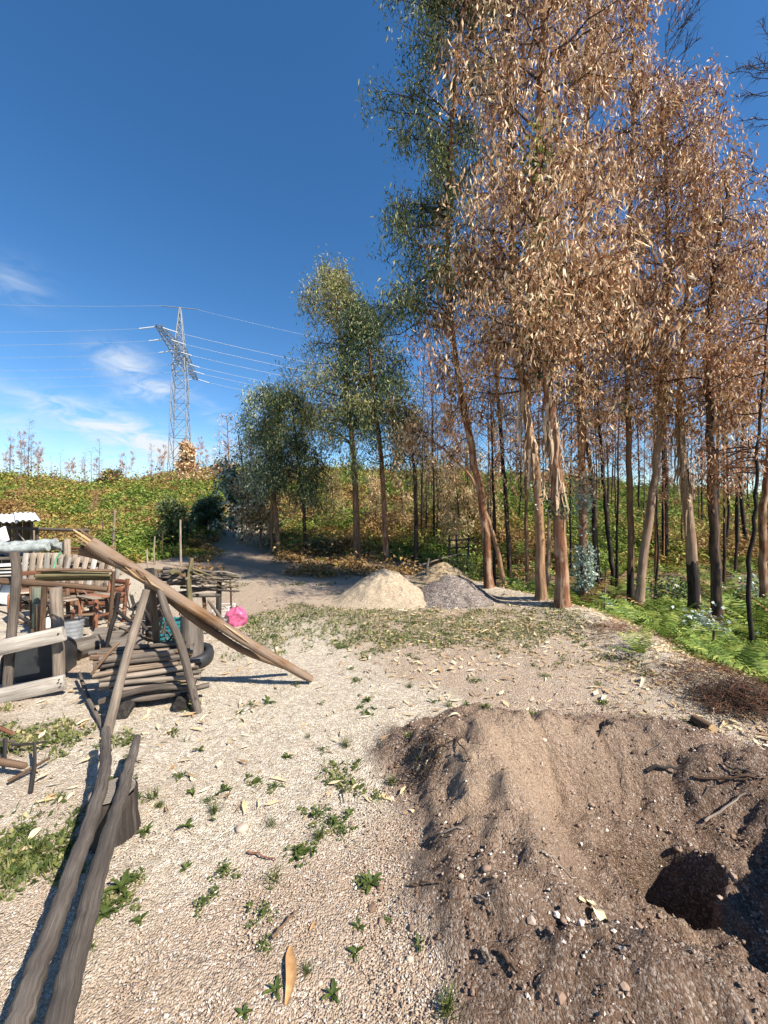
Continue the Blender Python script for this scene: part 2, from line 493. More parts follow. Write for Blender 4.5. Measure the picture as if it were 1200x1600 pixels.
def H_base(x, y):
    x = np.asarray(x, float); y = np.asarray(y, float)
    z = 0.03 * fbm(x * 0.35, y * 0.35, 3, 3) * sstep((np.hypot(x, y) - 1) / 3)
    # bank falling away into the wood
    xe = np.interp(y, _ey, _ex) + 0.22 * fbm(x * 0.2 + 3, y * 1.1, 5, 3)
    drop = sstep((x - xe) / 1.9)
    z = z - 0.72 * drop * (1 - sstep((y - 11) / 7))
    z = z + 0.10 * np.exp(-((x - xe + 0.25) / 0.35) ** 2) * sstep((y - 2) / 2) * (1 - sstep((y - 8) / 2))
    z = z + drop * 0.10 * fbm(x * 0.8, y * 0.8, 8, 3)
    # hill
    yy = np.maximum(y, 0.5)
    u = np.clip(x / yy, -4, 6)
    D, Fo, rg = np.interp(u, _u, _D), np.interp(u, _u, _Fo), np.interp(u, _u, _ridge)
    t = np.clip((yy - Fo) / (D - Fo), 0, 1)
    ramp = np.where(t < 1, t ** 0.92 * 0.75 + 0.25 * sstep(t), 1.0)
    top = CAM_H + rg * D
    bump = (0.75 * fbm(x * 0.13, y * 0.13, 12, 4) + 0.28 * fbm(x * 0.5, y * 0.5, 14, 3)) * sstep(t * 3)
    z = z + (top + 0.04 * np.maximum(yy - D, 0)) * ramp + bump
    return z

def H(x, y):
    x = np.asarray(x, float); y = np.asarray(y, float)
    z = H_base(x, y)
    r, a = pit_coords(x, y)
    rim = 0.20 - 0.02 * np.exp(-((a - 0.15) / 0.9) ** 2) + 0.04 * np.sin(2 * a + 2.5)
    Rr = 0.86
    out = rim * (1 - sstep((r - Rr) / 0.60))
    t = np.clip(r / Rr, 0, 1)
    inn = np.where(t > 0.44, -0.16 + (rim + 0.16) * sstep((t - 0.44) / 0.56),
                   -1.5 + (1.34) * sstep((t - 0.12) / 0.21) + (rim + 0.16) * sstep((t - 0.44) / 0.56))
    near = np.where(r > Rr, out, inn)
    m = (1 - sstep((r - 1.25) / 0.3))
    rough = 0.065 * fbm(x * 4.2, y * 4.2, 41, 5, 0.6) + 0.045 * (1 - np.abs(fbm(x * 5.5 + 2, y * 5.5, 43, 3)) * 2.2)
    rough = rough * sstep((1.55 - r) / 0.4)
    gully = -0.05 * np.exp(-(np.sin(a * 5 + r * 3 + 1.2 * fbm(x * 3, y * 3, 47, 2)) / 0.25) ** 2) * sstep((r - 0.4) / 0.2) * (1 - sstep((r - 1.1) / 0.2))
    return z + near + rough * 0.9 + gully + 0.0 * m

def G(px, py):
    """where the ray through a photo pixel meets the ground"""
    d = np.concatenate([np.arange(0.7, 12, 0.01), np.arange(12, 90, 0.1)])
    z = CAM_H - (py - 800) / F * d
    h = H((px - 600) / F * d, d)
    i = np.argmax(z < h)
    if z[i] >= h[i]: i = len(d) - 1
    return np.array([(px - 600) / F * d[i], d[i], h[i]])

def hz(x, y):
    return float(H(np.array([x]), np.array([y]))[0])

def graded(lo, hi, step, outer_lo, outer_hi, growth=1.16, cap=3.5):
    core = np.arange(lo, hi + 1e-6, step)
    def ext(start, end, sgn):
        out, s, p = [], step, start
        while (end - p) * sgn > 0:
            s = min(s * growth, cap); p += sgn * s
            out.append(p)
        return out
    return np.array(ext(lo, outer_lo, -1)[::-1] + list(core) + ext(hi, outer_hi, 1))

def ground_masks(x, y):
    r, a = pit_coords(x, y)
    n = fbm(x * 1.7, y * 1.7, 61, 4)
    soil = sstep((1.50 + 0.22 * n - r) / 0.22)
    xe = np.interp(y, _ey, _ex)
    litter = np.maximum(sstep((x - xe - 0.15 + 0.5 * n) / 0.6), 0)
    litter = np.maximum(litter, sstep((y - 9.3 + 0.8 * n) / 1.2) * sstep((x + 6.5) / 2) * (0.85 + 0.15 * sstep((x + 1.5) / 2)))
    pale = sstep((fbm(x * 0.8, y * 0.8, 66, 4) * 0.8 + 0.75 - np.abs(y - 3.6) * 0.22 - np.abs(x + 1.0) * 0.20) / 0.5)
    pale = np.maximum(pale, 0.9 * np.exp(-((x - xe + 0.2) / 0.7) ** 2) * sstep((y - 2.2) / 1.0) * (1 - sstep((y - 8) / 1)) * sstep((n + 0.5) / 0.5))
    pale = np.maximum(pale, sstep((-2.8 - x) / 1.5) * sstep((y - 3.5) / 1.5) * (1 - sstep((y - 11) / 2)))
    hill = sstep((y - np.interp(x / np.maximum(y, .5), _u, _Fo) + 1 + n) / 1.5)
    track = np.exp(-((x + 0.36 * y) / (0.9 + 0.03 * y)) ** 2) * sstep((y - 9) / 2) * (1 - sstep((y - 27) / 4))
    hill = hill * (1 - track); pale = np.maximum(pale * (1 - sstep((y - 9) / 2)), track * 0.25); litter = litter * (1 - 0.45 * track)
    green = green_mask(x, y)
    return soil, litter, pale, hill, green

def tan_mask(x, y):
    """two lighter tan patches on the dug slope"""
    n = fbm(x * 3.1, y * 3.1, 67, 3)
    return np.clip(1.3 * np.exp(-(((x - 0.66) / 0.34) ** 2 + ((y - 2.08) / 0.48) ** 2)) + 0.9 * np.exp(-(((x - 1.25) / 0.5) ** 2 + ((y - 2.5) / 0.25) ** 2)) + 0.35 * n, 0, 1)

def green_mask(x, y):
    """where low weeds and grass cover the gravel"""
    n = fbm(x * 1.3, y * 1.3, 71, 4, 0.6)
    n2 = fbm(x * 4.5, y * 4.5, 75, 3, 0.6)
    band = np.exp(-((y - 5.5) / 1.35) ** 2) * sstep((x + 2.6) / 1.0) * (1 - sstep((x - 2.6) / 0.9))
    leftp = np.exp(-(((x + 1.75) / 0.6) ** 2 + ((y - 1.75) / 0.40) ** 2))
    left2 = np.exp(-(((x + 2.5) / 0.9) ** 2 + ((y - 2.75) / 0.45) ** 2))
    mid = 0.40 * np.exp(-(((x + 0.5) / 0.9) ** 2 + ((y - 2.4) / 1.2) ** 2))
    far = 0.35 * sstep((y - 6) / 2) * (1 - sstep((y - 10) / 2))
    w = np.maximum.reduce([band, leftp * 0.95, left2 * 0.9, mid, far])
    g = sstep((w * 0.85 + 0.55 * n + 0.45 * n2 - 0.42) / 0.34)
    r, a = pit_coords(x, y)
    return g * sstep((r - 1.4) / 0.2)

def ground_material():
    m, t = new_mat('ground'); k = NT(t)
    co = k.n('ShaderNodeTexCoord').outputs['Object']
    soil, lit, pale, hill, green = (k.attr(a).outputs['Fac'] for a in ('soil', 'litter', 'pale', 'hill', 'green'))
    dist = k.noise(co, 38, 3, 0.6).outputs['Color']
    co2 = k.n('ShaderNodeVectorMath', {'operation': 'MULTIPLY_ADD'}, i0=dist, i1=(0.012, 0.012, 0.012), i2=co).outputs[0]
    vor = k.n('ShaderNodeTexVoronoi', {'feature': 'F1'}, Vector=co2, Scale=135.0, Randomness=1.0)
    vor2 = k.n('ShaderNodeTexVoronoi', {'feature': 'F1'}, Vector=co2, Scale=60.0, Randomness=1.0)
    rnd = k.n('ShaderNodeSeparateColor', Color=vor.outputs['Color'])
    rnd2 = k.n('ShaderNodeSeparateColor', Color=vor2.outputs['Color'])
    fine = k.noise(co, 160, 4, 0.65).outputs[0]
    med = k.noise(co, 9, 5, 0.6).outputs[0]
    big = k.noise(co, 1.4, 4, 0.55).outputs[0]
    # gravel of mixed stones over dust
    stone = k.ramp(rnd.outputs[0], [(0.0, (0.155, 0.115, 0.09)), (0.25, (0.30, 0.225, 0.17)), (0.55, (0.42, 0.33, 0.255)), (0.82, (0.56, 0.47, 0.385)), (1.0, (0.76, 0.70, 0.62))])
    dust = k.mix(big, (0.37, 0.265, 0.18), (0.47, 0.36, 0.26))
    dmask = k.rng(k.math('ADD', k.math('MULTIPLY', med, 0.7), k.math('MULTIPLY', rnd.outputs[1], 0.45)), 0.50, 0.78)
    grav = k.mix(dmask, dust, stone)
    palec = k.ramp(rnd2.outputs[0], [(0.0, (0.30, 0.245, 0.185)), (0.3, (0.49, 0.41, 0.31)), (0.65, (0.64, 0.56, 0.435)), (1.0, (0.78, 0.72, 0.62))])
    palec = k.mix(k.rng(rnd.outputs[0], 0.0, 1.0, 0.0, 0.5), palec, (0.52, 0.45, 0.345))
    col = k.mix(k.math('MULTIPLY', pale, 0.85), grav, palec)
    # thin green film between the stones where weeds grow
    col = k.mix(k.math('MULTIPLY', green, k.rng(fine, 0.35, 0.65, 0.0, 0.38)), col, (0.16, 0.14, 0.055))
    # dug soil
    soilc = k.ramp(k.math('ADD', k.math('MULTIPLY', med, 0.75), k.math('MULTIPLY', fine, 0.3)), [(0.25, (0.095, 0.055, 0.036)), (0.5, (0.19, 0.118, 0.08)), (0.75, (0.31, 0.21, 0.145))])
    sst = k.ramp(rnd.outputs[2], [(0.0, (0.10, 0.062, 0.043)), (0.55, (0.20, 0.13, 0.09)), (0.8, (0.36, 0.28, 0.22)), (1.0, (0.62, 0.54, 0.46))])
    soilc = k.mix(0.55, soilc, sst)
    tan = k.attr('tan').outputs['Fac']
    tanc = k.ramp(k.math('ADD', k.math('MULTIPLY', rnd.outputs[0], 0.5), k.math('MULTIPLY', fine, 0.5)), [(0.2, (0.31, 0.21, 0.14)), (0.5, (0.43, 0.305, 0.21)), (0.8, (0.56, 0.43, 0.32))])
    soilc = k.mix(k.math('MULTIPLY', tan, 0.9), soilc, tanc)  # lighter tan patches mixed into the soil colour
    col = k.mix(soil, col, soilc)
    # leaf litter of the wood and the scrub slope
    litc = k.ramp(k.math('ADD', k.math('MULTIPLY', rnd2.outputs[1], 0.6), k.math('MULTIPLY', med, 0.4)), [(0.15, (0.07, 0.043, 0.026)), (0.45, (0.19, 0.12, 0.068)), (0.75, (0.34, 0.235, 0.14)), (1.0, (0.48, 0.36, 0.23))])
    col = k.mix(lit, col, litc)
    hb = k.noise(co, 0.35, 5, 0.6).outputs[0]
    hillc = k.ramp(hb, [(0.3, (0.06, 0.07, 0.022)), (0.48, (0.12, 0.10, 0.04)), (0.62, (0.17, 0.11, 0.045)), (0.8, (0.10, 0.12, 0.03))])
    col = k.mix(hill, col, hillc)
    # relief of the stones
    h1 = k.math('SUBTRACT', 1.0, k.math('MULTIPLY', vor.outputs['Distance'], 1.0))
    h2 = k.math('MULTIPLY', k.math('SUBTRACT', 1.0, vor2.outputs['Distance']), 0.8)
    h = k.math('ADD', k.math('ADD', h1, h2), k.math('MULTIPLY', fine, 0.7))
    clod = k.noise(co, 30, 6, 0.72).outputs[0]
    clod2 = k.n('ShaderNodeTexVoronoi', Vector=co2, Scale=26.0).outputs['Distance']
    h = k.math('ADD', h, k.math('MULTIPLY', soil, k.math('SUBTRACT', k.math('MULTIPLY', clod, 4.5), k.math('MULTIPLY', clod2, 1.2))))
    k.out(col, 0.92, h, 0.9, 0.012, spec=0.15)
    return m

def build_ground():
    xs = graded(-3.2, 3.4, 0.022, -130, 130, 1.10, 4)
    ys = graded(0.6, 4.2, 0.02, -25, 320, 1.045, 6)
    X, Y = np.meshgrid(xs, ys)
    x, y = X.ravel(), Y.ravel()
    z = H(x, y)
    near = sstep((14 - np.hypot(x, y)) / 6)
    z = z + near * (0.006 * fbm(x * 22, y * 22, 81, 2) + 0.010 * fbm(x * 6, y * 6, 83, 3))
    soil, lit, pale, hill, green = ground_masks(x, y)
    z = z + soil * (0.026 * np.maximum(fbm(x * 13, y * 13, 85, 3), -0.2) + 0.016 * fbm(x * 24, y * 24, 86, 3, 0.7))
    nx, ny = len(xs), len(ys)
    i = np.arange(ny - 1)[:, None] * nx + np.arange(nx - 1)[None]
    f = np.stack([i, i + 1, i + nx + 1, i + nx], -1).reshape(-1, 4)
    mb = MB().add(np.stack([x, y, z], -1), f)
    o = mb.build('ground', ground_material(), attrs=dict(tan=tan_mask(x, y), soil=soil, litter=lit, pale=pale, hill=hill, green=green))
    tag(o, 'gravel clearing with a dug pit, a bank and a scrub hillside', None, kind='structure')
    return o
build_ground()

# loose stones: one scatter over the gravel, the larger stones are things of their own further down
ICO = None
def ico():
    p = (1 + 5 ** .5) / 2
    v = unit(np.array([(-1, p, 0), (1, p, 0), (-1, -p, 0), (1, -p, 0), (0, -1, p), (0, 1, p), (0, -1, -p), (0, 1, -p), (p, 0, -1), (p, 0, 1), (-p, 0, -1), (-p, 0, 1)], float))
    f = np.array([(0, 11, 5), (0, 5, 1), (0, 1, 7), (0, 7, 10), (0, 10, 11), (1, 5, 9), (5, 11, 4), (11, 10, 2), (10, 7, 6), (7, 1, 8), (3, 9, 4), (3, 4, 2), (3, 2, 6), (3, 6, 8), (3, 8, 9), (4, 9, 5), (2, 4, 11), (6, 2, 10), (8, 6, 7), (9, 8, 1)])
    return v, f

def stone_scatter(mb, x, y, s, flat=0.6, sink=0.3, low=False):
    v, f = ico()
    if low:
        v = np.array([(1, 0, 0), (0, 1, 0), (-1, 0, 0), (0, -1, 0), (0, 0, 1), (0, 0, -1.)]) * 1.1
        f = np.array([(0, 1, 4), (1, 2, 4), (2, 3, 4), (3, 0, 4), (1, 0, 5), (2, 1, 5), (3, 2, 5), (0, 3, 5)])
    nv = len(v)
    n = len(x)
    z = H(x, y)
    jit = 1 + rng.uniform(-0.28, 0.28, (n, nv, 1))
    vv = v[None] * jit * s[:, None, None] * np.stack([rng.uniform(0.7, 1.25, n), rng.uniform(0.7, 1.25, n), rng.uniform(0.8, 1.2, n) * flat], -1)[:, None]
    a = rng.uniform(0, 6.28, n); c, si = np.cos(a), np.sin(a)
    X = vv[..., 0] * c[:, None] - vv[..., 1] * si[:, None]
    Y = vv[..., 0] * si[:, None] + vv[..., 1] * c[:, None]
    V = np.stack([X + x[:, None], Y + y[:, None], vv[..., 2] + (z + s * flat * (1 - 2 * sink))[:, None] + 0.004], -1)
    ff = (f[None] + (np.arange(n) * nv)[:, None, None]).reshape(-1, 3)
    mb.add(V.reshape(-1, 3), ff)

M['pebble'] = leaf_mat('pebbles', [(0.0, (0.19, 0.145, 0.11)), (0.3, (0.35, 0.265, 0.20)), (0.7, (0.47, 0.375, 0.29)), (1.0, (0.74, 0.66, 0.56))], 0.0, 0.85, 0.2)
M['pebblesoil'] = leaf_mat('soil_clods', [(0.0, (0.09, 0.056, 0.039)), (0.5, (0.19, 0.124, 0.088)), (0.8, (0.32, 0.23, 0.17)), (1.0, (0.62, 0.55, 0.48))], 0.0, 0.9, 0.15)

def scatter_polar(n, dmin, dmax, umin=-1.35, umax=1.35, power=1.0):
    """positions over the clearing, denser close by so that they look even"""
    d = dmin * (dmax / dmin) ** (rng.random(n) ** power)
    u = rng.uniform(umin, umax, n)
    return u * d, d

def build_stones():
    x, y = scatter_polar(60000, 0.9, 6.5)
    r, _ = pit_coords(x, y)
    xe = np.interp(y, _ey, _ex)
    keep = (r > 1.38) & (x < xe + 0.1) & (rng.random(len(x)) > 0.75 * green_mask(x, y))
    x, y = x[keep], y[keep]
    s = 0.0016 + 0.0020 * rng.random(len(x)) ** 2 + 0.004 * (rng.random(len(x)) > 0.992) + y * 0.0004
    mb = MB(); nr = y < 2.2; stone_scatter(mb, x[nr], y[nr], s[nr]); stone_scatter(mb, x[~nr], y[~nr], s[~nr], low=True)
    tag(mb.build('gravel', M['pebble'], smooth=False), 'loose pinkish grey gravel spread over the clearing', 'gravel', kind='stuff')
    a = rng.uniform(0, 6.28, 26000); q = 1.55 * np.sqrt(rng.random(26000))
    x, y = PIT[0] + q * np.cos(a), PIT[1] + q * 0.9 * np.sin(a)
    keep = (y > 0.75) & (rng.random(len(x)) < 0.62 - 0.5 * tan_mask(x, y))
    x, y = x[keep], y[keep]
    s = 0.0018 + 0.006 * rng.random(len(x)) ** 5 + 0.0015 * rng.random(len(x)) + 0.003 * (rng.random(len(x)) > 0.996)
    mb = MB(); stone_scatter(mb, x, y, s, 0.75, 0.25, low=True)
    a = rng.uniform(0, 6.28, 620); q = 1.4 * np.sqrt(rng.random(620)) + 0.1
    x, y = PIT[0] + q * np.cos(a), PIT[1] + q * 0.9 * np.sin(a)
    ok = (y > 0.75) & (tan_mask(x, y) < 0.6)
    stone_scatter(mb, x[ok], y[ok], 0.006 + 0.013 * rng.random(ok.sum()) ** 2.5, 0.7, 0.5)
    tag(mb.build('dirt', M['pebblesoil'], smooth=False), 'crumbly brown dirt and clods over the dug mound', 'dirt', kind='stuff')
build_stones()

# ------------------------------------------------------------------ foliage generators
def leaves(mb, A, L=(0.10, 0.19), w=0.13, hang=1.0, spread=0.6, m=0, outward=None, bend=0.15, cluster=0):
    A = np.asarray(A, float)
    n = len(A)
    if n == 0: return
    t = rng.normal(0, spread, (n, 3)); t[:, 2] -= hang
    if outward is not None: t = t + outward
    if cluster: t = t + np.repeat(rng.normal(0, 0.55, (n // cluster + 1, 3)), cluster, 0)[:n] * [1, 1, 0.5]
    t = unit(t)
    q = rng.normal(0, 1, (n, 3))
    s = unit(q - t * np.sum(q * t, 1, keepdims=True))
    nn = np.cross(t, s)
    ln = rng.uniform(L[0], L[1], n)[:, None]
    wd = ln * w * rng.uniform(0.7, 1.3, (n, 1))
    b = bend * ln * rng.uniform(-1, 1, (n, 1))
    fold = wd * 0.45
    V = np.stack([A, A + t * ln * .42 + s * wd + nn * fold, A + t * ln + nn * b, A + t * ln * .42 - s * wd + nn * fold], 1).reshape(-1, 3)
    f = np.array([(0, 1, 2), (0, 2, 3)])
    mb.add(V, (f[None] + (np.arange(n) * 4)[:, None, None]).reshape(-1, 3), m=m)

def round_leaves(mb, A, L=(0.03, 0.06), m=0, w=0.42):
    A = np.asarray(A, float); n = len(A)
    t = unit(rng.normal(0, 1, (n, 3)) + [0, 0, 0.2])
    q = rng.normal(0, 1, (n, 3)); s = unit(q - t * np.sum(q * t, 1, keepdims=True))
    ln = rng.uniform(L[0], L[1], n)[:, None]
    V = np.stack([A, A + t * ln * .45 + s * ln * w, A + t * ln, A + t * ln * .45 - s * ln * w], 1).reshape(-1, 3)
    f = np.array([(0, 1, 2), (0, 2, 3)])
    mb.add(V, (f[None] + (np.arange(n) * 4)[:, None, None]).reshape(-1, 3), m=m)

def twigs(mb, A, B, C, r):
    """many three-sided twigs at once, each through three points"""
    n = len(A)
    t = unit(C - A)
    q = np.where(np.abs(t[:, 2:3]) < 0.9, [[0, 0, 1.0]], [[1.0, 0, 0]])
    a = unit(np.cross(t, q)); b = np.cross(t, a)
    rings = []
    for P, rr in ((A, r), (B, r * 0.65)):
        for k in range(3):
            th = k * 2.094
            rings.append(P + (a * math.cos(th) + b * math.sin(th)) * rr[:, None])
    V = np.stack(rings + [C], 1).reshape(-1, 3)
    f4 = np.array([(0, 1, 4, 3), (1, 2, 5, 4), (2, 0, 3, 5)])
    f3 = np.array([(3, 4, 6), (4, 5, 6), (5, 3, 6)])
    o = (np.arange(n) * 7)[:, None, None]
    base = mb.n
    mb.add(V, (f4[None] + o).reshape(-1, 4))
    mb.f.append(((f3[None] + o).reshape(-1, 3) + base, 0))

def path_at(P, t):
    t = np.clip(t, 0, 1) * (len(P) - 1)
    i = np.minimum(t.astype(int), len(P) - 2)
    u = (t - i)[:, None]
    return P[i] * (1 - u) + P[i + 1] * u

def grow(path, n_limb, z0, z1, reach, rise=0.9, sub=6, leaf_n=14, droop=0.5, az=None, rb=0.018, spray=0.16, steps=6, bias=(0, 0)):
    """limbs on a trunk: returns a bmesh of wood and the anchors of the leaves"""
    wood = MB(); anchors = []; tw = []
    ts = np.sort(rng.uniform(z0, z1, n_limb))
    for i, t in enumerate(ts):
        p0 = path_at(path, np.array([t]))[0]
        a = rng.uniform(0, 2 * np.pi) if az is None else rng.normal(az[0], az[1])
        k = (t - z0) / max(z1 - z0, 1e-6)
        ln = reach(k) * rng.uniform(0.6, 1.1)
        d = np.array([math.cos(a) + bias[0], math.sin(a) + bias[1], 0])
        up = rise * rng.uniform(0.6, 1.4)
        q = np.linspace(0, 1, steps)[:, None]
        pts = p0 + d * ln * q ** 0.9 + np.array([0, 0, 1.0]) * ln * (up * q - droop * q ** 2.4)
        pts[1:] += rng.normal(0, 0.035 * ln, (steps - 1, 3))
        tube(wood, pts, np.linspace(rb * (0.5 + ln * 0.4), 0.004, steps), 5, cap=False)
        q0 = path_at(pts, rng.uniform(0.25, 1.0, sub))
        sa = a + rng.normal(0, 1.0, sub)
        sl = ln * rng.uniform(0.2, 0.45, sub)
        sd = np.stack([np.cos(sa), np.sin(sa), rng.uniform(-0.1, 0.7, sub)], -1) * sl[:, None]
        A, B, C = q0, q0 + sd * .55 + [0, 0, .03], q0 + sd - np.array([0, 0, 0.12]) * sl[:, None]
        tw.append((A, B, C))
        if leaf_n:
            u = rng.uniform(0.15, 1.0, (sub, leaf_n))[..., None]
            c = A[:, None] * (1 - u) ** 2 + 2 * B[:, None] * u * (1 - u) + C[:, None] * u ** 2
            anchors.append((c + rng.normal(0, spray, (sub, leaf_n, 3)) * [0.62, 0.62, 1.15] - [0, 0, spray * 0.5]).reshape(-1, 3))
    A, B, C = (np.concatenate([q[i] for q in tw]) for i in range(3))
    twigs(wood, A, B, C, np.full(len(A), 0.006))
    return wood, (np.concatenate(anchors) if anchors else np.zeros((0, 3)))

def trunk_path(pts, n=22, wob=0.02):
    P = smooth_path(pts, n)
    P[1:-1, :2] += rng.normal(0, wob, (n - 2, 2)) * 0.5
    return P

def strips(mb, path, t0, t1, n, r, L=(0.25, 0.9)):
    """ribbons of loose bark hanging from the trunk"""
    for _ in range(n):
        t = rng.uniform(t0, t1)
        p = path_at(path, np.array([t]))[0]
        a = rng.uniform(0, 6.28)
        o = np.array([math.cos(a), math.sin(a), 0])
        ln = rng.uniform(*L)
        k = np.linspace(0, 1, 5)[:, None]
        c = p + o * (r * 1.0 + 0.09 * rng.random() * np.sin(k * 2.6) + 0.04 * k) + np.array([0, 0, -1.0]) * ln * k + rng.normal(0, 0.012, (5, 3))
        s = np.array([-o[1], o[0], 0]); w = rng.uniform(0.012, 0.035)
        tw = rng.uniform(-1.4, 1.4)
        V = []
        for j in range(5):
            th = tw * j / 4
            ss = s * math.cos(th) + o * math.sin(th)
            ww = w * (1 - 0.6 * j / 4)
            V += [c[j] + ss * ww, c[j] - ss * ww]
        f = [(2 * j, 2 * j + 1, 2 * j + 3, 2 * j + 2) for j in range(4)]
        mb.add(V, f, [(x * 3, y * 3, z) for x, y, z in V])
# ------------------------------------------------------------------ the tall scorched eucalypts on the bank
def eucalypt(label, pts, r0, r1, bark, crowns, limb_mat='twig', strip=None, group='tall eucalypts on the bank', shoots=(), char=None, name='eucalyptus_tree'):
    """pts: (px, py, depth) up the trunk; the first point stands on the ground"""
    base = G(pts[0][0], pts[0][1]) if pts[0][2] is None else np.array([(pts[0][0] - 600) / F * pts[0][2], pts[0][2], 0])
    if pts[0][2] is not None: base[2] = hz(base[0], base[1])
    d0 = base[1]
    P = [base - [0, 0, 0.12]] + [P3(px, py, d0 + dd) for px, py, dd in pts[1:]]
    P = trunk_path(P, 30)
    root = empty(name, base, label, 'tree', group)
    loc = P - base
    mb = MB()
    k = np.linspace(0, 1, 30)
    R = r0 + (r1 - r0) * k
    R[0] *= 1.45; R[1] *= 1.12
    tube(mb, loc, R, 12, rough=0.05, off=random.random() * 30)
    tr = mb.build('trunk', M[bark], root)
    if char:
        ch = MB()
        q = np.linspace(0, char, 10)
        pp = path_at(loc, q)
        rr = np.interp(q, k, R) * 1.012 + 0.002
        rr[-1] *= 0.96
        tube(ch, pp, rr, 12, rough=0.06, cap=False)
        ch.build('charred_bark', M['bark_burnt'], tr)
    for c in crowns:
        kw = dict(c); mats = kw.pop('leaf'); lf = kw.pop('lf', {})
        wood, A = grow(loc, **kw)
        tag(wood.build('limbs', M[limb_mat], root), kind='stuff')
        for j, mn in enumerate(mats):
            sel = A[j::len(mats)]
            lm = MB(); leaves(lm, sel, cluster=max(2, round(kw['leaf_n'] / len(mats))), **lf)
            tag(lm.build('crown', M[mn], root), kind='stuff')
    if strip:
        sm = MB(); strips(sm, loc, *strip, r0 * 0.75)
        tag(sm.build('hanging_bark', M['strip'], tr, smooth=False), 'pale strips of peeling bark hanging from the trunk', kind='stuff')
    for (t, ext, rad, n, mn, size) in shoots:
        pm = MB()
        c = path_at(loc, rng.uniform(t - ext, t + ext, n)) + rng.normal(0, rad, (n, 3)) * [1, 1, 0.8]
        round_leaves(pm, c, size)
        tag(pm.build('shoots', M[mn], tr), 'clump of new leaf shoots on the trunk', kind='stuff')
    return root

